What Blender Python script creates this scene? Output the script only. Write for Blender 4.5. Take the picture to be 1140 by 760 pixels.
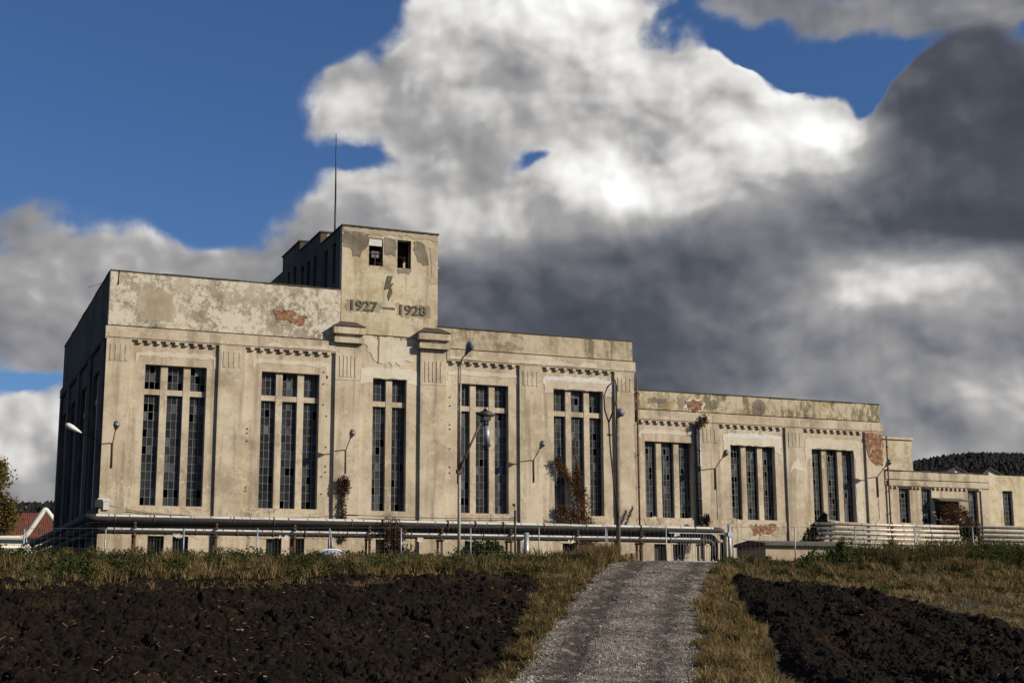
import bpy, math, random
import numpy as np
from mathutils import Vector, Matrix

random.seed(7)
RNG = np.random.default_rng(11)
scene = bpy.context.scene
for o in list(bpy.data.objects):
    bpy.data.objects.remove(o)
R = math.radians

# ------------------------------------------------------------------ camera
EYE = Vector((0.0, 0.0, 1.55))
PITCH, ROLL, YAW = R(10.73), R(-0.25), R(22.70)
cam_data = bpy.data.cameras.new('camera')
cam_data.sensor_width = 36.0
cam_data.lens = 50.21
cam_data.clip_start = 0.1
cam_data.clip_end = 8000.0
camera = bpy.data.objects.new('camera', cam_data)
scene.collection.objects.link(camera)
fwd = Vector((math.sin(YAW) * math.cos(PITCH), math.cos(YAW) * math.cos(PITCH), math.sin(PITCH)))
rgt = Vector((math.cos(YAW), -math.sin(YAW), 0.0))
upv = rgt.cross(fwd)
r2 = rgt * math.cos(ROLL) + upv * math.sin(ROLL)
u2 = -rgt * math.sin(ROLL) + upv * math.cos(ROLL)
rm = Matrix((r2, u2, -fwd)).transposed().to_4x4()
camera.matrix_world = Matrix.Translation(EYE) @ rm
scene.camera = camera

# ------------------------------------------------------------------ exposure
scene.view_settings.view_transform = 'Standard'
scene.view_settings.look = 'None'
scene.view_settings.exposure = 0.12
scene.view_settings.gamma = 1.0
scene.view_settings.use_curve_mapping = False

# ------------------------------------------------------------------ sun
SUN_EL, SUN_AZ = R(28.0), R(50.0)          # azimuth measured from -Y towards +X
sun_dir = Vector((math.sin(SUN_AZ) * math.cos(SUN_EL), -math.cos(SUN_AZ) * math.cos(SUN_EL), math.sin(SUN_EL)))
sl = bpy.data.lights.new('sun', 'SUN')
sl.energy = 5.0
sl.angle = R(0.53)
sl.color = (1.0, 0.90, 0.74)
sun = bpy.data.objects.new('sun', sl)
sun.rotation_euler = sun_dir.to_track_quat('Z', 'Y').to_euler()
sun.location = (40, -40, 60)
scene.collection.objects.link(sun)

# ------------------------------------------------------------------ world: Nishita sky with broken cumulus
# each cloud mass: azimuth, elevation, half widths (degrees), tilt, weight, tone
CLOUDS = [(-6.18, 20.28, 2.0, 1.23, 0.0, 1.0, 0.6), (-3.74, 20.87, 2.31, 1.98, 0.0, 1.0, 0.66), (-0.9, 22.46, 2.73, 2.16, 0.0, 1.0, 0.68), (1.98, 23.88, 3.15, 1.08, 0.0, 1.2, 0.95),
  (-0.32, 23.76, 1.18, 0.58, 0.0, 0.8, 0.9), (5.0, 22.08, 1.56, 0.5, -30.0, 0.7, 0.85), (8.35, 21.11, 2.32, 0.5, -12.0, 0.8, 0.85), (2.71, 21.03, 4.25, 2.52, 0.0, 1.1, 0.66),
  (-1.09, 19.67, 3.06, 1.8, 0.0, 1.0, 0.5), (7.2, 20.12, 3.26, 1.73, -15.0, 1.0, 0.72), (5.68, 18.85, 2.67, 1.44, 0.0, 1.0, 0.6), (11.2, 18.58, 2.66, 1.73, 0.0, 1.0, 0.88),
  (13.36, 18.36, 1.44, 1.15, 0.0, 1.0, 0.92), (8.6, 17.32, 3.02, 1.62, 0.0, 1.0, 0.84), (4.51, 16.94, 2.64, 1.01, 0.0, 1.0, 0.97), (1.14, 15.93, 3.37, 1.37, 0.0, 1.0, 0.74),
  (-2.59, 16.65, 2.26, 1.44, 0.0, 1.0, 0.66), (-5.93, 15.99, 2.25, 1.37, 0.0, 1.0, 0.66), (-8.11, 14.87, 1.86, 1.15, 0.0, 1.0, 0.4), (-9.25, 13.76, 1.34, 0.94, 0.0, 0.9, 0.36),
  (-3.7, 14.96, 2.61, 1.37, 0.0, 1.0, 0.5), (1.12, 13.6, 4.08, 1.51, 0.0, 1.2, 0.24), (-2.58, 13.25, 2.59, 1.44, 0.0, 1.0, 0.28), (4.79, 12.47, 4.8, 2.16, 0.0, 1.3, 0.15),
  (9.19, 13.4, 4.07, 1.8, 0.0, 1.2, 0.2), (2.57, 11.0, 4.77, 1.8, 0.0, 1.2, 0.12), (7.64, 10.18, 2.93, 1.44, 0.0, 1.2, 0.14), (12.14, 15.38, 2.99, 1.66, 0.0, 1.2, 0.32),
  (17.56, 18.07, 2.96, 2.38, 0.0, 1.3, 0.1), (19.9, 19.76, 1.91, 1.59, 0.0, 1.3, 0.11), (20.3, 16.1, 3.38, 2.52, 0.0, 1.3, 0.09), (16.26, 16.64, 2.26, 1.73, 0.0, 1.2, 0.15),
  (15.97, 14.49, 3.35, 1.3, 0.0, 1.2, 0.22), (10.56, 11.75, 2.76, 1.23, 0.0, 1.3, 0.58), (14.11, 12.28, 3.32, 1.3, 8.0, 1.5, 0.74), (17.22, 12.6, 2.77, 1.23, 0.0, 1.4, 0.68),
  (19.15, 11.44, 2.21, 1.23, 0.0, 1.2, 0.52), (11.91, 10.1, 2.93, 0.94, 0.0, 1.2, 0.42), (15.38, 10.11, 2.93, 1.01, 0.0, 1.2, 0.4), (18.69, 9.41, 2.92, 1.3, 0.0, 1.2, 0.37),
  (11.85, 8.62, 3.28, 0.94, 0.0, 1.2, 0.46), (15.27, 8.21, 3.28, 1.08, 0.0, 1.2, 0.48), (18.11, 8.07, 2.18, 0.72, 0.0, 1.3, 0.62), (10.06, 7.97, 1.82, 0.5, 0.0, 1.2, 0.55),
  (18.83, 6.5, 2.9, 1.08, 0.0, 1.2, 0.56), (15.18, 6.47, 2.9, 1.08, 0.0, 1.2, 0.42), (10.69, 23.69, 2.75, 0.5, -10.0, 0.75, 0.34), (15.05, 23.04, 4.31, 0.79, -4.0, 0.9, 0.34),
  (19.26, 22.76, 3.52, 0.72, 0.0, 0.9, 0.38), (5.43, 8.33, 2.91, 1.44, 0.0, 1.2, 0.17), (18.16, 20.77, 1.62, 0.54, 30.0, 1.0, 0.24), (15.92, 19.65, 1.22, 0.65, 35.0, 1.0, 0.26),
  (-18.88, 12.57, 3.32, 1.44, 0.0, 1.0, 0.55), (-15.17, 13.04, 3.33, 1.19, 0.0, 1.0, 0.6), (-12.03, 13.27, 2.22, 0.79, 0.0, 1.0, 0.58), (-18.1, 10.56, 3.3, 1.37, 0.0, 1.0, 0.4),
  (-18.88, 6.83, 2.9, 1.66, 0.0, 1.2, 0.78), (-18.78, 5.07, 2.53, 1.01, 0.0, 1.1, 0.34), (-8.78, 12.43, 3.32, 1.44, 0.0, 1.0, 0.35), (-4.39, 10.72, 4.4, 2.16, 0.0, 1.0, 0.2),
  (-19.35, 14.99, 2.24, 1.01, 0.0, 0.42, 0.36), (0.33, 17.54, 1.13, 0.5, 14.0, -0.44, 0.5), (1.38, 17.82, 0.76, 0.47, 0.0, -0.36, 0.5), (-6.26, 18.11, 1.14, 0.43, 0.0, -0.28, 0.5),
  (18.55, 18.47, 1.52, 0.58, 30.0, 1.0, 0.26), (19.77, 15.64, 2.25, 0.58, 8.0, 1.1, 0.24), (16.4, 15.95, 1.5, 0.5, 20.0, 0.9, 0.27), (20.29, 20.45, 0.92, 0.5, 30.0, 0.8, 0.24),
  (14.29, 15.76, 1.68, 0.58, 15.0, 0.8, 0.36), (-19.15, 8.8, 1.24, 0.32, 20.0, -0.8, 0.5), (11.69, 21.24, 2.9, 0.65, -14.0, -0.8, 0.5), (15.44, 20.48, 1.73, 0.5, 32.0, -0.9, 0.5),
  (10.79, 8.59, 1.24, 0.18, 8.0, -0.75, 0.5), (15.33, 9.18, 0.95, 0.18, 10.0, -0.5, 0.5), (5.01, 22.7, 1.95, 0.72, -30.0, -0.3, 0.5)]

world = bpy.data.worlds.new('World')
scene.world = world
world.use_nodes = True
nt = world.node_tree
nt.nodes.clear()


class NB:
    """tiny node-building helper"""
    def __init__(self, tree):
        self.t = tree

    def new(self, kind, **kw):
        n = self.t.nodes.new(kind)
        for k, v in kw.items():
            setattr(n, k, v)
        return n

    def put(self, sock, v):
        if isinstance(v, bpy.types.NodeSocket):
            self.t.links.new(v, sock)
        else:
            sock.default_value = v

    def m(self, op, a, b=None, c=None, clamp=False):
        n = self.new('ShaderNodeMath', operation=op)
        n.use_clamp = clamp
        self.put(n.inputs[0], a)
        if b is not None:
            self.put(n.inputs[1], b)
        if c is not None:
            self.put(n.inputs[2], c)
        return n.outputs[0]

    def v(self, op, a, b=None, out=0):
        n = self.new('ShaderNodeVectorMath', operation=op)
        self.put(n.inputs[0], a)
        if b is not None:
            if op == 'SCALE':
                self.put(n.inputs[3], b)
            else:
                self.put(n.inputs[1], b)
        return n.outputs[out]

    def noise(self, vec, scale, detail=4.0, rough=0.55, dist=0.0, color=False, lac=2.0):
        n = self.new('ShaderNodeTexNoise')
        if vec is not None:
            self.put(n.inputs['Vector'], vec)
        n.inputs['Scale'].default_value = scale
        n.inputs['Detail'].default_value = detail
        n.inputs['Roughness'].default_value = rough
        n.inputs['Lacunarity'].default_value = lac
        n.inputs['Distortion'].default_value = dist
        return n.outputs['Color' if color else 'Fac']

    def ramp(self, fac, stops, interp='LINEAR'):
        n = self.new('ShaderNodeValToRGB')
        n.color_ramp.interpolation = interp
        el = n.color_ramp.elements
        while len(el) < len(stops):
            el.new(0.5)
        for e, (p, c) in zip(el, stops):
            e.position = p
            e.color = (c, c, c, 1) if isinstance(c, (int, float)) else (c[0], c[1], c[2], 1)
        self.put(n.inputs[0], fac)
        return n.outputs[0]

    def step(self, x, a, b):
        n = self.new('ShaderNodeMapRange', interpolation_type='SMOOTHSTEP')
        self.put(n.inputs[0], x)
        n.inputs[1].default_value = a
        n.inputs[2].default_value = b
        return n.outputs[0]

    def mix(self, fac, a, b, mode='MIX'):
        n = self.new('ShaderNodeMix', data_type='RGBA', blend_type=mode)
        self.put(n.inputs[0], fac)
        for s, v in ((n.inputs[6], a), (n.inputs[7], b)):
            if isinstance(v, tuple) and len(v) == 3:
                v = (v[0], v[1], v[2], 1)
            self.put(s, v)
        return n.outputs[2]

    def mapping(self, vec, loc=(0, 0, 0), rot=(0, 0, 0), scale=(1, 1, 1), kind='POINT'):
        n = self.new('ShaderNodeMapping', vector_type=kind)
        self.put(n.inputs[0], vec)
        if 'Location' in n.inputs:
            n.inputs['Location'].default_value = loc
        n.inputs['Rotation'].default_value = rot
        n.inputs['Scale'].default_value = scale
        return n.outputs[0]


def build_sky():
    b = NB(nt)
    gen = b.new('ShaderNodeTexCoord').outputs['Generated']
    d = b.v('NORMALIZE', gen)
    sp = b.new('ShaderNodeSeparateXYZ')
    b.put(sp.inputs[0], d)
    az = b.m('MULTIPLY', b.m('ARCTAN2', sp.outputs[0], sp.outputs[1]), 57.29578)
    az = b.m('WRAP', b.m('SUBTRACT', az, 22.7), 180.0, -180.0)
    el = b.m('MULTIPLY', b.m('ARCSINE', sp.outputs[2]), 57.29578)
    cb = b.new('ShaderNodeCombineXYZ')
    b.put(cb.inputs[0], az)
    b.put(cb.inputs[1], el)
    p0 = cb.outputs[0]
    # domain warp, coarse and fine, so the masses get ragged edges
    def warp(vec, scale, amp, detail):
        c = b.noise(vec, scale, detail, 0.5, color=True)
        return b.v('ADD', vec, b.v('SCALE', b.v('SUBTRACT', c, (0.5, 0.5, 0.5)), amp))
    p = warp(p0, 0.20, 2.6, 2.0)
    pc = p
    p = warp(p, 0.75, 0.62, 4.0)
    flat = b.v('MULTIPLY', p, (1, 1, 0))
    dens = None
    wsum = None
    tone = None
    for a, e, rx, ry, rot, w, t in CLOUDS:
        q = b.mapping(flat, (a, e, 0), (0, 0, R(rot)), (rx, ry, 1), 'TEXTURE')
        g = b.m('POWER', 0.36788, b.v('DOT_PRODUCT', q, q, out=1))
        dens = b.m('MULTIPLY', g, w) if dens is None else b.m('MULTIPLY_ADD', g, w, dens)
        if w > 0:
            aw = b.m('MULTIPLY', g, abs(w))
            wsum = aw if wsum is None else b.m('ADD', wsum, aw)
            tone = b.m('MULTIPLY', aw, t) if tone is None else b.m('MULTIPLY_ADD', aw, t, tone)
    # broken cloud all round the rest of the sky
    side = b.step(b.m('ABSOLUTE', az), 20.0, 32.0)
    high = b.step(el, 25.0, 34.0)
    away = b.m('MAXIMUM', side, high)
    big = b.noise(d, 2.6, 5.0, 0.55)
    rest = b.m('MULTIPLY', b.step(big, 0.47, 0.60), away)
    dens = b.m('ADD', dens, b.m('MULTIPLY', rest, 0.75))
    wsum = b.m('ADD', wsum, b.m('MULTIPLY_ADD', rest, 0.6, 0.02))
    tone = b.m('ADD', tone, b.m('MULTIPLY_ADD', rest, 0.20, 0.006))
    tone = b.m('DIVIDE', tone, wsum)
    # billow detail: fractal fields read twice, the second time a step towards the sun
    bil = b.mapping(p0, scale=(1.0, 1.3, 1.0))
    soft = b.noise(bil, 0.26, 3.0, 0.45)
    soft2 = b.noise(b.v('ADD', bil, (0.9, 1.3, 0.0)), 0.26, 3.0, 0.45)
    bp = b.mapping(p, scale=(1.0, 1.3, 1.0))
    f1 = b.noise(bp, 0.50, 6.0, 0.47)
    f2 = b.noise(b.v('ADD', bp, (0.35, 0.50, 0.0)), 0.50, 4.0, 0.48)

    def puffs(vec):
        n = b.new('ShaderNodeTexVoronoi', feature='SMOOTH_F1', voronoi_dimensions='2D', normalize=True)
        b.put(n.inputs['Vector'], vec)
        n.inputs['Scale'].default_value = 0.34
        n.inputs['Detail'].default_value = 2.0
        n.inputs['Roughness'].default_value = 0.42
        n.inputs['Lacunarity'].default_value = 2.2
        n.inputs['Smoothness'].default_value = 0.50
        return b.m('SUBTRACT', 1.0, n.outputs['Distance'])
    pp = b.mapping(warp(pc, 2.2, 0.10, 2.0), scale=(1.0, 1.25, 1.0))
    v1 = puffs(pp)
    v2 = puffs(b.v('ADD', pp, (0.34, 0.48, 0.0)))
    fine = b.noise(p0, 2.4, 6.0, 0.58)
    relief = b.m('ADD', b.m('SUBTRACT', soft, soft2), b.m('MULTIPLY', b.m('SUBTRACT', f1, f2), 0.10))
    relief = b.m('MULTIPLY_ADD', b.m('SUBTRACT', v1, v2), 0.70, relief)
    rough_ = b.m('MULTIPLY', b.m('SUBTRACT', f1, 0.5), 0.80)
    rough_ = b.m('MULTIPLY_ADD', b.m('SUBTRACT', v1, 0.6), 1.0, rough_)
    rough_ = b.m('MULTIPLY_ADD', b.m('SUBTRACT', fine, 0.5), 0.26, rough_)
    body = b.m('MULTIPLY_ADD', rough_, b.step(dens, 0.02, 0.42), dens)
    # lit cumulus has crisp edges, grey cloud soft ones
    mask = b.step(b.m('DIVIDE', b.m('SUBTRACT', body, 0.18), b.m('MULTIPLY_ADD', tone, -0.52, 0.84)), 0.0, 1.0)
    gain = b.m('MULTIPLY_ADD', tone, 0.68, 0.20)
    val = b.m('MULTIPLY_ADD', b.m('MULTIPLY', relief, gain), 1.05, tone)
    val = b.m('MULTIPLY_ADD', b.m('MULTIPLY', b.m('SUBTRACT', v1, 0.6), gain), 0.22, val)
    val = b.m('MULTIPLY_ADD', b.m('MULTIPLY', b.m('SUBTRACT', fine, 0.5), gain), 0.10, val)
    # thin rims of a mass catch the light
    rim = b.m('SUBTRACT', 1.0, b.step(body, 0.34, 0.95))
    val = b.m('MULTIPLY_ADD', rim, 0.09, val)
    col = b.ramp(val, [(0.0, (0.042, 0.048, 0.063)), (0.16, (0.072, 0.080, 0.100)), (0.36, (0.180, 0.186, 0.208)),
                       (0.58, (0.340, 0.335, 0.335)), (0.78, (0.660, 0.650, 0.630)), (1.0, (0.960, 0.955, 0.94))])
    sky = b.new('ShaderNodeTexSky', sky_type='NISHITA')
    sky.sun_disc = False
    sky.sun_elevation = SUN_EL
    sky.sun_rotation = R(130.0)
    sky.altitude = 500.0
    sky.air_density = 1.0
    sky.dust_density = 0.3
    sky.ozone_density = 2.0
    blue = b.mix(1.0, sky.outputs[0], (0.39, 0.55, 0.79), 'MULTIPLY')
    out = b.mix(mask, blue, b.v('SCALE', col, 10.0))
    bg = b.new('ShaderNodeBackground')
    b.put(bg.inputs[0], out)
    bg.inputs[1].default_value = 0.1
    wo = b.new('ShaderNodeOutputWorld')
    b.put(wo.inputs[0], bg.outputs[0])


build_sky()

# ------------------------------------------------------------------ materials
MATS = {}


def material(name):
    m = bpy.data.materials.new(name)
    m.use_nodes = True
    t = m.node_tree
    t.nodes.clear()
    b = NB(t)
    out = b.new('ShaderNodeOutputMaterial')
    bs = b.new('ShaderNodeBsdfPrincipled')
    t.links.new(bs.outputs[0], out.inputs[0])
    MATS[name] = m
    return m, b, bs


def obj_coord(b):
    return b.new('ShaderNodeTexCoord').outputs['Object']


def bump(b, bs, h, strength=0.4, dist=0.03):
    n = b.new('ShaderNodeBump')
    n.inputs['Strength'].default_value = strength
    n.inputs['Distance'].default_value = dist
    b.put(n.inputs['Height'], h)
    b.put(bs.inputs['Normal'], n.outputs[0])


def simple(name, c, rough=0.7, metal=0.0, var=0.25, scale=3.0, bmp=0.0, c2=None):
    m, b, bs = material(name)
    co = obj_coord(b)
    n = b.noise(co, scale, 5, 0.6)
    hi = tuple(min(1, x * (1 + var)) for x in c)
    lo = tuple(x * (1 - var) for x in c) if c2 is None else c2
    b.put(bs.inputs['Base Color'], b.ramp(n, [(0.3, lo), (0.7, hi)]))
    bs.inputs['Roughness'].default_value = rough
    bs.inputs['Metallic'].default_value = metal
    if bmp:
        bump(b, bs, b.noise(co, scale * 6, 4, 0.6), bmp, 0.02)
    return m


def plaster(name, base, light, dark, flake=0.0, flake_c=(0.5, 0.44, 0.35), streak=0.5, soot=0.3, ochre=0.0, moss=0.0, thr=0.485):
    """old render: blotches, vertical rain streaks, flaked areas, fine cracks"""
    m, b, bs = material(name)
    co = obj_coord(b)
    big = b.noise(co, 0.35, 5, 0.6)
    mid = b.noise(co, 1.6, 6, 0.65)
    fin = b.noise(co, 9.0, 6, 0.7)
    col = b.ramp(big, [(0.36, dark), (0.5, base), (0.64, light)])
    col = b.mix(b.m('MULTIPLY', b.step(mid, 0.50, 0.63), 0.60), col, light)
    col = b.mix(b.m('MULTIPLY', b.step(b.noise(b.mapping(co, loc=(5, 1, 8)), 3.2, 7, 0.72), 0.53, 0.66), 0.45), col, tuple(x * 0.78 for x in dark))
    st = b.noise(b.mapping(co, scale=(1.5, 1.5, 0.10)), 1.0, 6, 0.62)
    col = b.mix(b.m('MULTIPLY', b.step(st, 0.50, 0.64), streak * .8), col, tuple(x * 0.45 for x in dark))
    if flake:
        fl = b.m('ADD', b.m('MULTIPLY', b.noise(b.mapping(co, scale=(1, 1, .75)), 0.9, 10, 0.74), 0.6), b.m('MULTIPLY', b.noise(co, 5.5, 8, 0.78), 0.4))
        fm = b.step(fl, thr, thr + 0.04)
        col = b.mix(b.m('MULTIPLY', fm, flake), col, flake_c)
    if ochre:
        oc = b.step(b.noise(co, 0.9, 7, 0.72, 0.5), 0.52, 0.60)
        col = b.mix(b.m('MULTIPLY', oc, ochre), col, (0.30, 0.20, 0.07))
    if moss:
        mo = b.step(b.noise(b.mapping(co, scale=(1.3, 1.3, 0.5), loc=(7, 3, 1)), 0.8, 7, 0.74), 0.51, 0.58)
        col = b.mix(b.m('MULTIPLY', mo, moss), col, (0.085, 0.085, 0.04))
    sp = b.step(b.noise(co, 22.0, 5, 0.75), 0.56, 0.66)
    col = b.mix(b.m('MULTIPLY', sp, 0.35), col, tuple(x * 0.5 for x in dark))
    so = b.step(b.noise(b.mapping(co, loc=(3, 9, 4)), 0.5, 8, 0.74), 0.54, 0.67)
    col = b.mix(b.m('MULTIPLY', so, soot), col, (0.085, 0.072, 0.058))
    b.put(bs.inputs['Base Color'], col)
    bs.inputs['Roughness'].default_value = 0.92
    bs.inputs['Specular IOR Level'].default_value = 0.2
    bump(b, bs, b.m('ADD', b.m('MULTIPLY', fin, 0.6), mid), 0.35, 0.03)
    return m


plaster('wall_plaster', (0.465, 0.385, 0.280), (0.560, 0.480, 0.365), (0.355, 0.288, 0.205), flake=0.7, flake_c=(0.58, 0.505, 0.39), thr=0.545, streak=0.62, soot=0.30)
plaster('trim_plaster', (0.455, 0.378, 0.275), (0.565, 0.490, 0.375), (0.340, 0.275, 0.195), flake=0.7, flake_c=(0.60, 0.53, 0.42), thr=0.53, streak=0.6, soot=0.42)
plaster('plinth_plaster', (0.40, 0.32, 0.22), (0.54, 0.47, 0.35), (0.25, 0.19, 0.125), flake=0.7, flake_c=(0.60, 0.52, 0.39), streak=0.6, soot=0.65)
plaster('parapet_plaster', (0.37, 0.315, 0.24), (0.48, 0.425, 0.335), (0.25, 0.21, 0.16), flake=0.88, flake_c=(0.60, 0.55, 0.45), streak=0.45, soot=0.6)
plaster('streaked_parapet', (0.37, 0.305, 0.21), (0.50, 0.43, 0.32), (0.23, 0.18, 0.12), flake=0.6, flake_c=(0.50, 0.43, 0.32), streak=0.9, soot=0.55, ochre=0.2)
plaster('mossy_parapet', (0.38, 0.31, 0.21), (0.50, 0.43, 0.31), (0.25, 0.20, 0.13), flake=0.7, flake_c=(0.52, 0.46, 0.34), streak=0.55, soot=0.5, ochre=0.75, moss=0.75)
plaster('tower_plaster', (0.46, 0.39, 0.265), (0.56, 0.495, 0.36), (0.36, 0.29, 0.185), flake=0.6, flake_c=(0.57, 0.505, 0.385), thr=0.51, streak=0.6, soot=0.45, ochre=0.3)
plaster('pale_plaster', (0.50, 0.42, 0.28), (0.60, 0.53, 0.38), (0.36, 0.29, 0.19), flake=0.6, flake_c=(0.60, 0.53, 0.39), streak=0.4, soot=0.22, ochre=0.3)
plaster('grey_plaster', (0.190, 0.160, 0.122), (0.27, 0.232, 0.178), (0.120, 0.100, 0.078), flake=0.45, flake_c=(0.34, 0.29, 0.21), thr=0.53, streak=0.5, soot=0.5)
plaster('stain_plaster', (0.31, 0.265, 0.18), (0.38, 0.325, 0.225), (0.24, 0.205, 0.14), streak=0.4, soot=0.5)
plaster('light_patch', (0.56, 0.50, 0.40), (0.64, 0.585, 0.485), (0.47, 0.405, 0.31), flake=0.3, streak=0.25, soot=0.12)
plaster('tan_patch', (0.40, 0.330, 0.240), (0.45, 0.38, 0.285), (0.34, 0.28, 0.20), streak=0.25, soot=0.12)
plaster('shaded_side_plaster', (0.095, 0.080, 0.062), (0.125, 0.105, 0.082), (0.062, 0.052, 0.042), flake=0.2, flake_c=(0.12, 0.10, 0.08), streak=0.6, soot=0.5)  # darker copy of the wall plaster, shade painted into the colour


def digit_mat():
    m, b, bs = material('digit_paint')
    co = obj_coord(b)
    n = b.noise(co, 4.5, 6, 0.75)
    col = b.ramp(n, [(0.30, (0.065, 0.060, 0.038)), (0.52, (0.11, 0.10, 0.064)), (0.62, (0.22, 0.19, 0.125)), (0.72, (0.38, 0.325, 0.22))])
    b.put(bs.inputs['Base Color'], col)
    bs.inputs['Roughness'].default_value = 0.95


digit_mat()

simple('coping', (0.055, 0.045, 0.036), 0.9, var=0.4, scale=4)
simple('tile_brown', (0.058, 0.040, 0.030), 0.9, var=0.45, scale=6, bmp=0.4)
simple('board_white', (0.55, 0.55, 0.52), 0.8, var=0.15)
simple('roof_felt', (0.06, 0.056, 0.05), 0.95)
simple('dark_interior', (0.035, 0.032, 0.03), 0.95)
simple('glazing_bar', (0.13, 0.13, 0.125), 0.7, var=0.4, scale=5)
simple('black_metal', (0.014, 0.013, 0.013), 0.6, var=0.3)
simple('lamp_grey', (0.17, 0.175, 0.19), 0.55, var=0.2)
simple('lamp_white', (0.60, 0.60, 0.58), 0.4, var=0.1)
simple('galvanised', (0.30, 0.33, 0.37), 0.5, 0.5, var=0.25, scale=6)
simple('rusty_metal', (0.10, 0.05, 0.028), 0.85, var=0.5, scale=5)
simple('pole_grey', (0.30, 0.28, 0.25), 0.6, 0.2, var=0.35, scale=4)
simple('pole_brown', (0.14, 0.105, 0.075), 0.75, 0.1, var=0.4, scale=5)
simple('cable_black', (0.03, 0.024, 0.02), 0.8)
simple('wire', (0.12, 0.12, 0.12), 0.5, 0.4)
simple('bark', (0.05, 0.038, 0.028), 0.95, bmp=0.6, scale=8)
simple('twig', (0.085, 0.058, 0.036), 0.95, var=0.4, scale=9)
simple('shed_wall', (0.36, 0.28, 0.19), 0.95, var=0.3, scale=1.6, bmp=0.3)
simple('shed_roof', (0.085, 0.075, 0.062), 0.95, var=0.35, scale=2)
simple('white_render', (0.62, 0.60, 0.55), 0.9, var=0.12)
simple('basin_grey', (0.30, 0.32, 0.40), 0.5, var=0.15)
simple('rim_white', (0.75, 0.75, 0.76), 0.4, var=0.1)
simple('conifer', (0.0040, 0.0050, 0.0042), 0.95, var=0.5, scale=0.05)
simple('hill_floor', (0.010, 0.011, 0.009), 0.95, scale=0.02)


def make_pipe_mat(name, c, rough, metal, dirt):
    m, b, bs = material(name)
    co = obj_coord(b)
    n = b.noise(b.mapping(co, scale=(0.35, 2.0, 2.0)), 2.0, 6, 0.65)
    col = b.mix(b.m('MULTIPLY', b.step(n, 0.50, 0.70), 0.8), c, dirt)
    w = b.new('ShaderNodeTexWave', wave_type='BANDS', bands_direction='X')
    b.put(w.inputs[0], co)
    w.inputs['Scale'].default_value = 0.32
    col = b.mix(b.m('MULTIPLY', b.step(w.outputs[1], 0.0, 0.012), 1.0), (0.06, 0.05, 0.045), col)
    b.put(bs.inputs['Base Color'], col)
    bs.inputs['Roughness'].default_value = rough
    bs.inputs['Metallic'].default_value = metal
    bump(b, bs, b.noise(co, 8, 4, 0.6), 0.15, 0.02)


make_pipe_mat('pipe_silver', (0.60, 0.59, 0.57), 0.45, 0.15, (0.16, 0.135, 0.11))
make_pipe_mat('pipe_dull_shaded', (0.030, 0.026, 0.022), 0.8, 0.0, (0.055, 0.036, 0.024))  # pipe bodies darkened to imitate their shaded undersides, also the dull middle pipe
make_pipe_mat('pipe_pale', (0.56, 0.51, 0.43), 0.5, 0.3, (0.24, 0.19, 0.14))


def brick_mat():
    m, b, bs = material('brick')
    co = obj_coord(b)
    br = b.new('ShaderNodeTexBrick')
    b.put(br.inputs[0], b.mapping(co, rot=(R(90), 0, 0)))
    br.inputs['Scale'].default_value = 1.0
    br.inputs['Brick Width'].default_value = 0.27
    br.inputs['Row Height'].default_value = 0.085
    br.inputs['Mortar Size'].default_value = 0.014
    br.inputs['Color1'].default_value = (0.24, 0.090, 0.040, 1)
    br.inputs['Color2'].default_value = (0.33, 0.145, 0.062, 1)
    br.inputs['Mortar'].default_value = (0.28, 0.20, 0.13, 1)
    n = b.noise(co, 5, 5, 0.7)
    col = b.mix(b.m('MULTIPLY', b.step(n, 0.48, 0.58), 0.75), br.outputs[0], (0.085, 0.042, 0.025))
    col = b.mix(b.step(b.noise(b.mapping(co, loc=(2, 5, 3)), 3.0, 6, 0.7), 0.56, 0.60), col, (0.40, 0.33, 0.235))
    b.put(bs.inputs['Base Color'], col)
    bs.inputs['Roughness'].default_value = 0.95
    bump(b, bs, b.m('ADD', b.m('MULTIPLY', br.outputs[1], -1.0), n), 0.8, 0.03)


brick_mat()


def roof_tile_mat():
    m, b, bs = material('red_tiles')
    co = obj_coord(b)
    w = b.new('ShaderNodeTexWave', wave_type='BANDS', bands_direction='X')
    b.put(w.inputs[0], co)
    w.inputs['Scale'].default_value = 1.6
    w2 = b.new('ShaderNodeTexWave', wave_type='BANDS', bands_direction='Z')
    b.put(w2.inputs[0], co)
    w2.inputs['Scale'].default_value = 1.4
    n = b.noise(co, 1.2, 5, 0.7)
    col = b.ramp(n, [(0.3, (0.085, 0.022, 0.010)), (0.7, (0.16, 0.042, 0.016))])
    h = b.m('ADD', w.outputs[1], w2.outputs[1])
    col = b.mix(b.m('MULTIPLY', b.step(h, 0.0, 0.5), 1.0), (0.06, 0.018, 0.01), col)
    b.put(bs.inputs['Base Color'], col)
    bs.inputs['Roughness'].default_value = 0.85
    bump(b, bs, h, 0.6, 0.05)


roof_tile_mat()


def pane_mat():
    m, b, bs = material('dirty_glass')
    at = b.new('ShaderNodeAttribute', attribute_name='tint')
    co = obj_coord(b)
    n = b.noise(co, 2.2, 5, 0.65)
    f = b.m('ADD', b.m('MULTIPLY', at.outputs['Fac'], 0.75), b.m('MULTIPLY', n, 0.3))
    col = b.ramp(f, [(0.1, (0.005, 0.006, 0.008)), (0.45, (0.016, 0.018, 0.022)), (0.75, (0.042, 0.047, 0.055)), (1.0, (0.13, 0.14, 0.155))])
    b.put(bs.inputs['Base Color'], col)
    b.put(bs.inputs['Roughness'], b.m('MULTIPLY_ADD', n, 0.4, 0.15))
    bs.inputs['Specular IOR Level'].default_value = 0.3
    bump(b, bs, n, 0.25, 0.05)


pane_mat()


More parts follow.
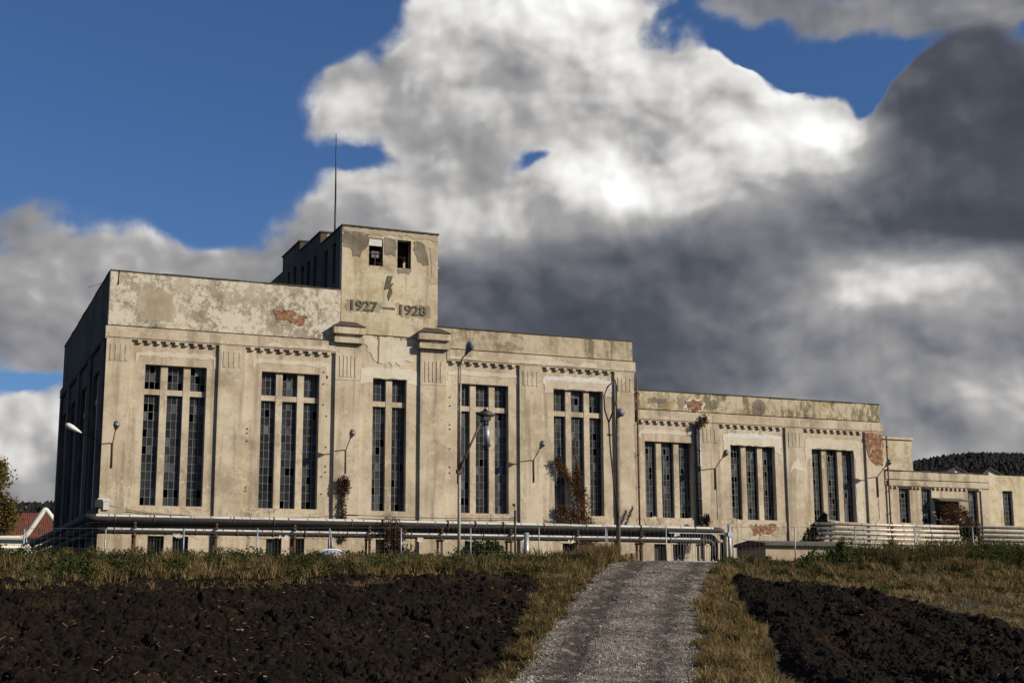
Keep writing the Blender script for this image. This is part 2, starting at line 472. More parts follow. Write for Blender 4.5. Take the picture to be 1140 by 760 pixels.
def tint_mat(name, stops, rough=0.85, transl=0.25):
    """foliage and straw: the colour of each blade or leaf comes from its own attribute"""
    m = bpy.data.materials.new(name)
    m.use_nodes = True
    t = m.node_tree
    t.nodes.clear()
    b = NB(t)
    out = b.new('ShaderNodeOutputMaterial')
    at = b.new('ShaderNodeAttribute', attribute_name='tint')
    col = b.ramp(at.outputs['Fac'], stops)
    bs = b.new('ShaderNodeBsdfPrincipled')
    bs.inputs['Roughness'].default_value = rough
    bs.inputs['Specular IOR Level'].default_value = 0.2
    b.put(bs.inputs['Base Color'], col)
    tr = b.new('ShaderNodeBsdfTranslucent')
    b.put(tr.inputs[0], col)
    mx = b.new('ShaderNodeMixShader')
    mx.inputs[0].default_value = transl
    t.links.new(bs.outputs[0], mx.inputs[1])
    t.links.new(tr.outputs[0], mx.inputs[2])
    t.links.new(mx.outputs[0], out.inputs[0])
    MATS[name] = m


tint_mat('grass_blade', [(0.0, (0.013, 0.022, 0.006)), (0.3, (0.030, 0.042, 0.010)), (0.5, (0.072, 0.066, 0.019)), (0.75, (0.155, 0.108, 0.040)), (1.0, (0.31, 0.225, 0.11))])
tint_mat('weed_leaf', [(0.0, (0.020, 0.034, 0.010)), (0.6, (0.055, 0.085, 0.020)), (1.0, (0.12, 0.13, 0.035))])
tint_mat('autumn_leaf', [(0.0, (0.055, 0.052, 0.016)), (0.5, (0.15, 0.115, 0.035)), (1.0, (0.27, 0.175, 0.05))], transl=0.4)
tint_mat('creeper_leaf', [(0.0, (0.030, 0.019, 0.012)), (0.5, (0.085, 0.043, 0.021)), (0.8, (0.16, 0.066, 0.025)), (1.0, (0.24, 0.11, 0.04))])
tint_mat('dark_leaf', [(0.0, (0.008, 0.009, 0.006)), (1.0, (0.035, 0.034, 0.018))])
tint_mat('straw', [(0.0, (0.055, 0.033, 0.016)), (0.7, (0.12, 0.078, 0.036)), (1.0, (0.26, 0.19, 0.10))], transl=0.1)


tint_mat('cover_leaf', [(0.0, (0.010, 0.016, 0.005)), (0.45, (0.032, 0.047, 0.011)), (0.8, (0.075, 0.073, 0.020)), (1.0, (0.15, 0.105, 0.04))])


def soil_mat():
    m, b, bs = material('soil')
    co = obj_coord(b)
    n1 = b.noise(co, 0.5, 5, 0.6)
    n2 = b.noise(co, 7, 6, 0.7)
    n3 = b.noise(co, 30, 5, 0.7)
    col = b.ramp(n2, [(0.3, (0.0040, 0.0030, 0.0023)), (0.52, (0.0095, 0.0070, 0.0051)), (0.8, (0.032, 0.0225, 0.0150))])
    col = b.mix(b.m('MULTIPLY', b.step(n1, 0.52, 0.66), 0.40), col, (0.040, 0.025, 0.0135))
    col = b.mix(b.m('MULTIPLY', b.step(n3, 0.64, 0.74), 0.5), col, (0.060, 0.043, 0.026))
    b.put(bs.inputs['Base Color'], col)
    bs.inputs['Roughness'].default_value = 1.0
    bs.inputs['Specular IOR Level'].default_value = 0.1
    bump(b, bs, b.m('ADD', n2, b.m('MULTIPLY', n3, 0.5)), 0.9, 0.06)


soil_mat()


def gravel_mat():
    m, b, bs = material('gravel')
    co = obj_coord(b)
    vo = b.new('ShaderNodeTexVoronoi')
    b.put(vo.inputs['Vector'], co)
    vo.inputs['Scale'].default_value = 24.0
    vo2 = b.new('ShaderNodeTexVoronoi')
    b.put(vo2.inputs['Vector'], co)
    vo2.inputs['Scale'].default_value = 11.0
    sx = b.new('ShaderNodeSeparateColor')
    b.put(sx.inputs[0], vo.outputs['Color'])
    sy = b.new('ShaderNodeSeparateColor')
    b.put(sy.inputs[0], vo2.outputs['Color'])
    n1 = b.noise(co, 0.7, 6, 0.6)
    n2 = b.noise(co, 3.0, 6, 0.7)
    st = b.m('ADD', b.m('MULTIPLY', sx.outputs[0], 0.6), b.m('MULTIPLY', sy.outputs[0], 0.4))
    col = b.ramp(st, [(0.1, (0.070, 0.060, 0.050)), (0.5, (0.185, 0.158, 0.130)), (0.8, (0.30, 0.262, 0.222)), (1.0, (0.52, 0.49, 0.45))])
    col = b.mix(b.m('MULTIPLY', b.step(n1, 0.46, 0.60), 0.7), col, (0.070, 0.054, 0.041))
    col = b.mix(b.m('MULTIPLY', b.step(n2, 0.54, 0.66), 0.6), col, (0.048, 0.037, 0.028))
    # wheel ruts worn to brown dirt, earth creeping in from both edges
    across = b.new('ShaderNodeAttribute', attribute_name='tint').outputs['Fac']
    acr = b.m('ADD', across, b.m('MULTIPLY', b.m('SUBTRACT', b.noise(co, 0.45, 4, 0.6), 0.5), 0.22))
    for c_, wd, amt in ((0.25, 0.115, 1.0), (0.74, 0.10, 0.8)):
        k = b.step(b.m('ABSOLUTE', b.m('SUBTRACT', acr, c_)), wd * 1.5, wd * 0.3)
        k = b.m('MULTIPLY', k, b.step(b.noise(co, 1.6, 6, 0.65), 0.38, 0.50))
        col = b.mix(b.m('MULTIPLY', k, amt), col, (0.047, 0.036, 0.027))
    ed = b.step(b.m('ABSOLUTE', b.m('SUBTRACT', acr, 0.5)), 0.36, 0.50)
    col = b.mix(b.m('MULTIPLY', ed, 0.8), col, (0.045, 0.034, 0.022))
    b.put(bs.inputs['Base Color'], col)
    bs.inputs['Roughness'].default_value = 0.95
    bump(b, bs, b.m('ADD', b.m('MULTIPLY', vo.outputs['Distance'], -1.0), b.m('MULTIPLY', vo2.outputs['Distance'], -0.6)), 0.9, 0.05)


gravel_mat()


def ground_mat():
    m, b, bs = material('ground_turf')
    co = obj_coord(b)
    n1 = b.noise(co, 0.25, 6, 0.6)
    n2 = b.noise(co, 6.0, 6, 0.75)
    col = b.ramp(n2, [(0.3, (0.012, 0.010, 0.005)), (0.6, (0.030, 0.023, 0.011)), (0.85, (0.055, 0.042, 0.020))])
    col = b.mix(b.m('MULTIPLY', b.step(n1, 0.45, 0.65), 0.5), col, (0.030, 0.036, 0.012))
    b.put(bs.inputs['Base Color'], col)
    bs.inputs['Roughness'].default_value = 1.0
    bump(b, bs, n2, 0.8, 0.08)


ground_mat()

# ------------------------------------------------------------------ mesh helpers
ORG = {}          # world position of each parent, so parts can be written in world metres


def tag(o, label=None, cat=None, group=None, kind=None):
    if label:
        o['label'] = label
    if cat:
        o['category'] = cat
    if group:
        o['group'] = group
    if kind:
        o['kind'] = kind
    return o


def empty(name, loc, label, cat, group=None):
    o = bpy.data.objects.new(name, None)
    o.empty_display_size = 0.3
    o.location = loc
    scene.collection.objects.link(o)
    ORG[o.name] = Vector(loc)
    return tag(o, label, cat, group)


class MB:
    def __init__(self):
        self.v = []
        self.f = []
        self.sm = []

    def quad(self, pts, smooth=False):
        n = len(self.v)
        self.v += [tuple(p) for p in pts]
        self.f.append(tuple(range(n, n + len(pts))))
        self.sm.append(smooth)

    def box(self, x0, x1, y0, y1, z0, z1):
        n = len(self.v)
        self.v += [(x0, y0, z0), (x1, y0, z0), (x1, y1, z0), (x0, y1, z0), (x0, y0, z1), (x1, y0, z1), (x1, y1, z1), (x0, y1, z1)]
        for q in ((3, 2, 1, 0), (4, 5, 6, 7), (0, 1, 5, 4), (1, 2, 6, 5), (2, 3, 7, 6), (3, 0, 4, 7)):
            self.f.append(tuple(n + i for i in q))
            self.sm.append(False)

    def pbox(self, P, u0, u1, v0, v1, w0, w1):
        """box in a wall's own frame: u along it, v up, w into it"""
        n = len(self.v)
        for (u, w, v) in ((u0, w0, v0), (u1, w0, v0), (u1, w1, v0), (u0, w1, v0), (u0, w0, v1), (u1, w0, v1), (u1, w1, v1), (u0, w1, v1)):
            self.v.append(P(u, v, w))
        for q in ((3, 2, 1, 0), (4, 5, 6, 7), (0, 1, 5, 4), (1, 2, 6, 5), (2, 3, 7, 6), (3, 0, 4, 7)):
            self.f.append(tuple(n + i for i in q))
            self.sm.append(False)

    def tube(self, pts, r, n=8, cap=True, smooth=True):
        pts = [Vector(p) for p in pts]
        rs = r if isinstance(r, (list, tuple)) else [r] * len(pts)
        base = len(self.v)
        up = Vector((0.0, 0.0, 1.0))
        for i, p in enumerate(pts):
            if i == 0:
                t = pts[1] - p
            elif i == len(pts) - 1:
                t = p - pts[i - 1]
            else:
                t = (pts[i + 1] - p).normalized() + (p - pts[i - 1]).normalized()
            t.normalize()
            a = t.cross(up if abs(t.z) < 0.95 else Vector((0, 1, 0))).normalized()
            c = a.cross(t).normalized()
            for k in range(n):
                an = 2 * math.pi * k / n
                self.v.append(tuple(p + (a * math.cos(an) + c * math.sin(an)) * rs[i]))
        for i in range(len(pts) - 1):
            for k in range(n):
                k2 = (k + 1) % n
                self.f.append((base + i * n + k, base + i * n + k2, base + (i + 1) * n + k2, base + (i + 1) * n + k))
                self.sm.append(smooth)
        if cap:
            self.f.append(tuple(base + k for k in reversed(range(n))))
            self.f.append(tuple(base + (len(pts) - 1) * n + k for k in range(n)))
            self.sm += [False, False]

    def prism(self, P, poly, w0, w1):
        n = len(self.v)
        k = len(poly)
        for w in (w0, w1):
            for (u, v) in poly:
                self.v.append(P(u, v, w))
        self.f.append(tuple(range(n, n + k)))
        self.f.append(tuple(reversed(range(n + k, n + 2 * k))))
        self.sm += [False, False]
        for i in range(k):
            j = (i + 1) % k
            self.f.append((n + i, n + k + i, n + k + j, n + j))
            self.sm.append(False)

    def build(self, name, mat, parent=None, org=None):
        """link as ONE mesh; vertices given in world metres are made relative to the parent (or to org)"""
        o0 = Vector((0, 0, 0))
        if parent is not None:
            o0 = ORG.get(parent.name, Vector((0, 0, 0)))
        elif org is not None:
            o0 = Vector(org)
        me = bpy.data.meshes.new(name)
        vv = [(x - o0.x, y - o0.y, z - o0.z) for x, y, z in self.v]
        me.from_pydata(vv, [], self.f)
        me.polygons.foreach_set('use_smooth', self.sm)
        me.materials.append(MATS[mat])
        me.update()
        o = bpy.data.objects.new(name, me)
        scene.collection.objects.link(o)
        if parent is not None:
            o.parent = parent
        else:
            o.location = o0
        ORG[o.name] = o0
        return o


def np_mesh(name, verts, faces, mat, attr=None, parent=None, smooth=False, org=(0, 0, 0)):
    """verts (n,3), faces (m,k) with constant k; attr: per-vertex float 'tint'"""
    me = bpy.data.meshes.new(name)
    n, m, k = len(verts), len(faces), faces.shape[1]
    o0 = np.array(ORG[parent.name][:] if parent is not None else org, float)
    me.vertices.add(n)
    me.vertices.foreach_set('co', (verts - o0).astype(np.float32).ravel())
    me.loops.add(m * k)
    me.loops.foreach_set('vertex_index', faces.astype(np.int32).ravel())
    me.polygons.add(m)
    me.polygons.foreach_set('loop_start', np.arange(0, m * k, k, dtype=np.int32))
    me.polygons.foreach_set('loop_total', np.full(m, k, np.int32))
    me.update(calc_edges=True)
    me.polygons.foreach_set('use_smooth', np.full(m, smooth, bool))
    if attr is not None:
        a = me.attributes.new('tint', 'FLOAT', 'POINT')
        a.data.foreach_set('value', attr.astype(np.float32))
    me.materials.append(MATS[mat])
    me.validate()
    o = bpy.data.objects.new(name, me)
    scene.collection.objects.link(o)
    if parent is not None:
        o.parent = parent
    else:
        o.location = tuple(o0)
    ORG[o.name] = Vector(tuple(o0))
    return o


def copy_tree(o, parent=None):
    c = o.copy()
    scene.collection.objects.link(c)
    c.parent = parent
    for ch in list(o.children):
        copy_tree(ch, c)
    return c


# ------------------------------------------------------------------ noise on arrays
def _hash(ix, iy, s):
    h = (ix.astype(np.int64) * 374761393 + iy.astype(np.int64) * 668265263 + s * 1274126177) & 0xffffffff
    h = ((h ^ (h >> 13)) * 1274126177) & 0xffffffff
    return ((h ^ (h >> 16)) & 0xffffff) / float(0xffffff)


def vnoise(x, y, s=0):
    x0, y0 = np.floor(x), np.floor(y)
    fx, fy = x - x0, y - y0
    fx = fx * fx * (3 - 2 * fx)
    fy = fy * fy * (3 - 2 * fy)
    a, b_ = _hash(x0, y0, s), _hash(x0 + 1, y0, s)
    c, d = _hash(x0, y0 + 1, s), _hash(x0 + 1, y0 + 1, s)
    return a + (b_ - a) * fx + (c - a) * fy + (a - b_ - c + d) * fx * fy


def fbm(x, y, o=4, s=0):
    t, a, n = 0, 0.5, 0
    for i in range(o):
        t = t + a * vnoise(x * 2 ** i, y * 2 ** i, s + i * 17)
        n += a
        a *= 0.5
    return t / n


def clods(x, y, size, s):
    """rounded lumps of random height, one per cell"""
    u, v = x / size, y / size
    iu, iv = np.floor(u), np.floor(v)
    best = np.zeros_like(u)
    for di in (-1, 0, 1):
        for dj in (-1, 0, 1):
            cx, cy = iu + di, iv + dj
            px = cx + _hash(cx, cy, s)
            py = cy + _hash(cx, cy, s + 1)
            hh = _hash(cx, cy, s + 2)
            rr = 0.45 + 0.45 * _hash(cx, cy, s + 3)
            d2 = ((u - px) ** 2 + (v - py) ** 2) / rr ** 2
            best = np.maximum(best, np.sqrt(np.clip(1 - d2, 0, 1)) * hh)
    return best


def inside(px, py, poly):
    r = np.zeros(px.shape, bool)
    n = len(poly)
    for i in range(n):
        x1, y1 = poly[i]
        x2, y2 = poly[(i + 1) % n]
        if y1 == y2:
            continue
        c = ((y1 > py) != (y2 > py)) & (px < (x2 - x1) * (py - y1) / (y2 - y1) + x1)
        r ^= c
    return r


def edge_dist(px, py, poly):
    best = np.full(px.shape, 1e9)
    n = len(poly)
    for i in range(n):
        a = np.array(poly[i], float)
        e = np.array(poly[(i + 1) % n], float) - a
        L2 = (e ** 2).sum()
        if L2 == 0:
            continue
        t = np.clip(((px - a[0]) * e[0] + (py - a[1]) * e[1]) / L2, 0, 1)
        best = np.minimum(best, np.hypot(px - a[0] - t * e[0], py - a[1] - t * e[1]))
    return best


# ------------------------------------------------------------------ the lie of the land
PROF_Y = [-5000, 28, 30, 52, 54, 57, 66, 120, 5000]
PROF_Z = [0, 0, .18, 3.2, 3.37, 3.5, 3.9, 4.1, 4.1]
TRACK = [(7.6, 15.8), (12.5, 25.4), (15.0, 29.9), (17.2, 33.8), (19.8, 38.3), (22.7, 43.1), (25.4, 47.3), (27.9, 51.2), (29.4, 53.4), (31.0, 55.8), (33.9, 60.0), (35.5, 64.0), (36.5, 69.0)]
TRACK_W = [2.05, 2.08, 2.10, 2.12, 2.12, 2.18, 2.3, 2.35, 2.4, 2.25, 2.2, 2.2, 2.2]
FIELD_L = [(-14, 44), (1.1, 47.0), (8.2, 48.0), (14.6, 48.8), (19.6, 49.9), (22.0, 49.4), (18.9, 42.6), (15.95, 36.5), (13.5, 31.7), (11.1, 26.9), (7.4, 19.9), (-14, 20)]
FIELD_R = [(28.5, 48.0), (29.7, 47.2), (31.6, 46.6), (32.9, 44.6), (32.9, 41.4), (32.4, 37.9), (32.1, 35.4), (32.0, 33.0), (33, 20), (13.5, 20), (16.2, 25.2), (20.6, 32.2), (22.2, 35.0), (23.3, 37.5), (25.25, 41.5)]


def track_dist(x, y):
    best = np.full(np.shape(x), 1e9)
    hw = np.full(np.shape(x), 2.0)
    for i in range(len(TRACK) - 1):
        a = np.array(TRACK[i], float)
        e = np.array(TRACK[i + 1], float) - a
        t = np.clip(((x - a[0]) * e[0] + (y - a[1]) * e[1]) / (e ** 2).sum(), 0, 1)
        d = np.hypot(x - a[0] - t * e[0], y - a[1] - t * e[1])
        w = TRACK_W[i] + (TRACK_W[i + 1] - TRACK_W[i]) * t
        hw = np.where(d < best, w, hw)
        best = np.minimum(best, d)
    return best, hw


def land(x, y):
    z = np.interp(y, PROF_Y, PROF_Z)
    d, hw = track_dist(x, y)
    z = z + 0.14 * np.clip(1 - (d - hw) / 1.2, 0, 1) * (y > 10)
    z = z + 0.10 * (fbm(x * .35, y * .35, 3, 5) - .5) * np.clip((y - 12) / 10, 0, 1)
    z = z + 0.30 * np.clip((x - 37.5) / 5, 0, 1) * np.clip((y - 47) / 4, 0, 1)
    return z


def axis(stops):
    out = []
    for (a, b_, st) in stops:
        out += list(np.arange(a, b_, st))
    return np.array(out + [stops[-1][1]])


def build_ground():
    xs = axis([(-4000, -400, 400), (-400, -40, 30), (-40, -8, 2), (-8, 52, .4), (52, 120, 3), (120, 480, 30), (480, 4000, 440)])
    ys = axis([(-4000, -200, 400), (-200, 0, 20), (0, 20, 2), (20, 76, .4), (76, 160, 4), (160, 600, 40), (600, 6000, 450)])
    X, Y = np.meshgrid(xs, ys)
    Z = land(X, Y)
    d, hw = track_dist(X, Y)
    Z = np.where(d < hw - .5, Z - .25, Z)
    for poly in (FIELD_L, FIELD_R):
        deep = inside(X, Y, poly) & (edge_dist(X, Y, poly) > .6)
        Z = np.where(deep, Z - .3, Z)
    n, m = X.shape
    idx = np.arange(n * m).reshape(n, m)
    F = np.stack([idx[:-1, :-1], idx[:-1, 1:], idx[1:, 1:], idx[1:, :-1]], -1).reshape(-1, 4)
    o = np_mesh('ground', np.stack([X, Y, Z], -1).reshape(-1, 3), F, 'ground_turf', smooth=True)
    tag(o, 'grassy ground rising to the building', 'ground', kind='structure')


build_ground()


def sheet(name, poly, step, zf, mat):
    xs = np.arange(min(p[0] for p in poly), max(p[0] for p in poly) + step, step)
    ys = np.arange(min(p[1] for p in poly), max(p[1] for p in poly) + step, step)
    X, Y = np.meshgrid(xs, ys)
    keep = inside(X + step / 2, Y + step / 2, poly)
    n, m = X.shape
    idx = np.arange(n * m).reshape(n, m)
    F = np.stack([idx[:-1, :-1], idx[:-1, 1:], idx[1:, 1:], idx[1:, :-1]], -1)[keep[:-1, :-1]]
    used = np.unique(F)
    lut = np.full(n * m, -1)
    lut[used] = np.arange(len(used))
    x, y = X.ravel()[used], Y.ravel()[used]
    return np_mesh(name, np.stack([x, y, zf(x, y)], -1), lut[F], mat, smooth=False)


def soil_left(x, y):
    e = np.clip(edge_dist(x, y, FIELD_L) / .55, 0, 1)
    px = x + .25 * (fbm(x * .9, y * .9, 3, 40) - .5)
    big = clods(px, y, .48, 1) * (_hash(np.floor(px / 1.3), np.floor(y / 1.3), 88) > .45)
    amp = .45 + 1.5 * np.clip(fbm(x * .45, y * .45, 3, 99) - .28, 0, 1)
    h = .20 * big * amp + amp * .11 * clods(px + 3.3, y, .24, 7) + .10 * clods(px, y + 1.7, .13, 13) + .24 * (fbm(x * .9, y * .9, 5, 9) - .5) + .10 * (fbm(x * 6, y * 6, 3, 10) - .5)
    h = h + .07 * np.sin((y + .12 * x) * 2 * np.pi / 1.6 + 2.5 * fbm(x * .3, y * .3, 2, 77))
    return land(x, y) - .12 + e * (.09 + h)


def soil_right(x, y):
    e = np.clip(edge_dist(x, y, FIELD_R) / .8, 0, 1)
    q = (x * .893 - y * .450) + .35 * (fbm(x * .5, y * .5, 3, 31) - .5)
    fur = np.sin(q * 2 * np.pi / 1.25) * .055 + .16 * np.exp(-((q - 4.55) / .5) ** 2)
    big = clods(x, y, .46, 21) * (_hash(np.floor(x / 1.1), np.floor(y / 1.1), 89) > .4)
    amp = .45 + 1.5 * np.clip(fbm(x * .45, y * .45, 3, 98) - .28, 0, 1)
    h = fur + .20 * big * amp + amp * .11 * clods(x + 2.1, y, .24, 27) + .10 * clods(x, y + .7, .13, 33) + .26 * (fbm(x * .9, y * .9, 5, 39) - .5) + .10 * (fbm(x * 6, y * 6, 3, 11) - .5)
    return land(x, y) - .12 + e * (.20 + h)


tag(sheet('ploughed_soil', FIELD_L, .05, soil_left, 'soil'), 'broad dark ploughed field left of the gravel track', 'field', kind='structure')
tag(sheet('ploughed_soil', FIELD_R, .05, soil_right, 'soil'), 'raised dark ploughed field right of the gravel track', 'field', kind='structure')


def build_track():
    pts = [Vector((x, y, 0)) for x, y in TRACK]
    dense, wid = [], []
    for i in range(len(pts) - 1):
        L = (pts[i + 1] - pts[i]).length
        k = max(1, int(L / .07))
        for j in range(k):
            dense.append(pts[i].lerp(pts[i + 1], j / k))
            wid.append(TRACK_W[i] + (TRACK_W[i + 1] - TRACK_W[i]) * j / k)
    P = np.array([(p.x, p.y) for p in dense])
    for _ in range(60):
        P[1:-1] = (P[:-2] + 2 * P[1:-1] + P[2:]) / 4
    T = np.gradient(P, axis=0)
    T /= np.linalg.norm(T, axis=1)[:, None]
    N = np.stack([T[:, 1], -T[:, 0]], 1)
    M_ = 70
    s = np.linspace(-1, 1, M_)
    W = np.array(wid)
    jag = (fbm(np.arange(len(P)) * .10, np.zeros(len(P)), 5, 3) - .5) * 1.3
    jag2 = (fbm(np.arange(len(P)) * .10, np.ones(len(P)) * 9, 5, 8) - .5) * 1.3
    X = P[:, 0, None] + N[:, 0, None] * (s[None] * W[:, None] + np.where(s > 0, jag2[:, None], jag[:, None]) * np.abs(s))
    Y = P[:, 1, None] + N[:, 1, None] * (s[None] * W[:, None] + np.where(s > 0, jag2[:, None], jag[:, None]) * np.abs(s))
    Z = land(X, Y) + .045 - .055 * np.abs(s) ** 6
    Z -= .05 * np.exp(-((np.abs(s) - .45) / .16) ** 2)            # wheel ruts
    Z += .10 * (fbm(X * .9, Y * .9, 4, 61) - .5) + .05 * clods(X, Y, .17, 71) + .03 * clods(X + 3, Y, .10, 72)
    n, m = X.shape
    idx = np.arange(n * m).reshape(n, m)
    F = np.stack([idx[:-1, :-1], idx[:-1, 1:], idx[1:, 1:], idx[1:, :-1]], -1).reshape(-1, 4)
    o = np_mesh('gravel_track', np.stack([X, Y, Z], -1).reshape(-1, 3), F, 'gravel', np.broadcast_to(s[None], X.shape).ravel() * .5 + .5)
    tag(o, 'gravel track climbing to the building between the fields', 'track', kind='structure')


build_track()


def stones():
    """loose stones lying on the gravel"""
    g = np.random.default_rng(23)
    n = 8000
    t = g.random(n) ** 1.25
    i = t * 8.0
    k = np.floor(i).astype(int)
    f = (i - k)[:, None]
    T_ = np.array(TRACK, float)
    W_ = np.array(TRACK_W)
    c = T_[k] * (1 - f) + T_[k + 1] * f
    d = T_[k + 1] - T_[k]
    d /= np.linalg.norm(d, axis=1)[:, None]
    s_ = g.uniform(-1, 1, n)
    s_ = np.where(np.abs(np.abs(s_) - .5) < .16, np.sign(s_) * g.choice([.05, .9], n) + g.normal(0, .1, n), s_)
    x = c[:, 0] + d[:, 1] * s_ * W_[k]
    y = c[:, 1] - d[:, 0] * s_ * W_[k]
    r = g.uniform(.014, .034, n) * (1 + 1.1 * (g.random(n) < .07))
    z = land(x, y) + .055
    base = np.array([(1, 0, 0), (0, 1, 0), (-1, 0, 0), (0, -1, 0), (0, 0, .8), (0, 0, -.8)], float)
    V = base[None] * r[:, None, None] * g.uniform(.6, 1.3, (n, 6, 1))
    a = g.uniform(0, 6.28, n)
    X_ = V[..., 0] * np.cos(a)[:, None] - V[..., 1] * np.sin(a)[:, None] + x[:, None]
    Y_ = V[..., 0] * np.sin(a)[:, None] + V[..., 1] * np.cos(a)[:, None] + y[:, None]
    F = np.array([(0, 1, 4), (1, 2, 4), (2, 3, 4), (3, 0, 4), (1, 0, 5), (2, 1, 5), (3, 2, 5), (0, 3, 5)])
    o = np_mesh('loose_stones', np.stack([X_, Y_, V[..., 2] + z[:, None]], -1).reshape(-1, 3), (np.arange(n)[:, None, None] * 6 + F[None]).reshape(-1, 3), 'stone')
    tag(o, 'loose pale stones strewn over the gravel track', 'stones', kind='stuff')


simple('stone', (0.30, 0.268, 0.23), 0.9, var=0.5, scale=14, c2=(0.11, 0.096, 0.08))
stones()

# ------------------------------------------------------------------ the derelict hall
FY = 74.0            # front wall plane
WX = 8.55            # left side wall plane
BASE = 4.0


def FRONT(u, v, w):
    return (u, FY + w, v)


def SIDE(u, v, w):
    return (WX + w, u, v)


def wall_grid(mb, P, u0, u1, v0, v1, th, openings):
    us = sorted({u0, u1} | {o[0] for o in openings} | {o[1] for o in openings})
    vs = sorted({v0, v1} | {o[2] for o in openings} | {o[3] for o in openings})
    nu, nv = len(us) - 1, len(vs) - 1

    def solid(i, j):
        if i < 0 or j < 0 or i >= nu or j >= nv:
            return False
        cu, cv = (us[i] + us[i + 1]) / 2, (vs[j] + vs[j + 1]) / 2
        return not any(o[0] < cu < o[1] and o[2] < cv < o[3] for o in openings)
    for i in range(nu):
        for j in range(nv):
            if not solid(i, j):
                continue
            a, b_, c, d = us[i], us[i + 1], vs[j], vs[j + 1]
            mb.quad([P(a, c, 0), P(b_, c, 0), P(b_, d, 0), P(a, d, 0)])
            mb.quad([P(a, c, th), P(a, d, th), P(b_, d, th), P(b_, c, th)])
            if not solid(i - 1, j):
                mb.quad([P(a, c, 0), P(a, d, 0), P(a, d, th), P(a, c, th)])
            if not solid(i + 1, j):
                mb.quad([P(b_, c, 0), P(b_, c, th), P(b_, d, th), P(b_, d, 0)])
            if not solid(i, j - 1):
                mb.quad([P(a, c, 0), P(a, c, th), P(b_, c, th), P(b_, c, 0)])
            if not solid(i, j + 1):
                mb.quad([P(a, d, 0), P(b_, d, 0), P(b_, d, th), P(a, d, th)])


def rough_poly(pts, amp, step=.25, seed=0):
    """a hand-broken outline: edges subdivided and nudged"""
    rr = random.Random(seed)
    out = []
    for i in range(len(pts)):
        a, b_ = pts[i], pts[(i + 1) % len(pts)]
        L = math.hypot(b_[0] - a[0], b_[1] - a[1])
        k = max(1, int(L / step))
        nx, ny = -(b_[1] - a[1]) / max(L, 1e-6), (b_[0] - a[0]) / max(L, 1e-6)
        for j in range(k):
            t = j / k
            d = rr.uniform(-amp, amp)
            out.append((a[0] + (b_[0] - a[0]) * t + nx * d, a[1] + (b_[1] - a[1]) * t + ny * d))
    return out


hall = empty('power_station', (WX, FY, BASE), 'derelict beige power station with tall barred windows, block tower and flat parapets', 'building')


def window(P, u0, u1, v0, v1, cols, rows, npan, broken, seed, mull=.35, transom=None, parent=hall, depth=.34, face=.15):
    """steel glazing between concrete mullions; panes go missing"""
    rr = random.Random(seed)
    pw = ((u1 - u0) - mull * (npan - 1)) / npan
    bars = MB()
    sheets = []
    spans = [(v0, v1)] if transom is None else [(v0, transom[0]), (transom[1], v1)]
    for k in range(npan):
        a = u0 + k * (pw + mull)
        b_ = a + pw
        for (c, d) in spans:
            gv, gf, ga = [], [], []
            nr = max(1, round(rows * (d - c) / (v1 - v0)))
            for i in range(cols + 1):
                u = a + (b_ - a) * i / cols
                hw = .014 if 0 < i < cols else .022
                uu = min(max(u, a + hw), b_ - hw)
                bars.pbox(P, uu - hw, uu + hw, c, d, depth - .02, depth + .015)
            for j in range(nr + 1):
                v = c + (d - c) * j / nr
                vv = min(max(v, c + .02), d - .02)
                bars.pbox(P, a, b_, vv - .011, vv + .011, depth - .016, depth + .011)
            tone_panel = rr.uniform(.15, .62)
            for i in range(cols):
                for j in range(nr):
                    low = .10 if (j < 2 and c == v0) else 0
                    if rr.random() < broken + low:
                        continue
                    ua, ub = a + (b_ - a) * i / cols, a + (b_ - a) * (i + 1) / cols
                    va, vb = c + (d - c) * j / nr, c + (d - c) * (j + 1) / nr
                    n = len(gv)
                    t = [rr.uniform(-.006, .006) for _ in range(4)]
                    gv += [P(ua, va, depth + t[0]), P(ub, va, depth + t[1]), P(ub, vb, depth + t[2]), P(ua, vb, depth + t[3])]
                    gf.append((n, n + 1, n + 2, n + 3))
                    x = min(1, max(0, tone_panel + rr.gauss(0, .22) + (.55 if rr.random() < .09 else 0)))
                    ga += [x] * 4
            sheets.append((gv, gf, ga))
    w = bars.build('window', 'glazing_bar', parent)
    for gv, gf, ga in sheets:
        if gv:
            np_mesh('pane', np.array(gv), np.array(gf), 'dirty_glass', np.array(ga), parent=w)
    for k in range(npan - 1):
        a = u0 + (k + 1) * pw + k * mull
        m_ = MB()
        m_.pbox(P, a, a + mull, v0, v1, face, .42)
        m_.build('mullion', 'trim_plaster', w)
    if transom:
        for k in range(npan):
            a = u0 + k * (pw + mull)
            t = MB()
            t.pbox(P, a, a + pw, transom[0], transom[1], face + .02, .40)
            t.build('transom', 'trim_plaster', w)
    return w


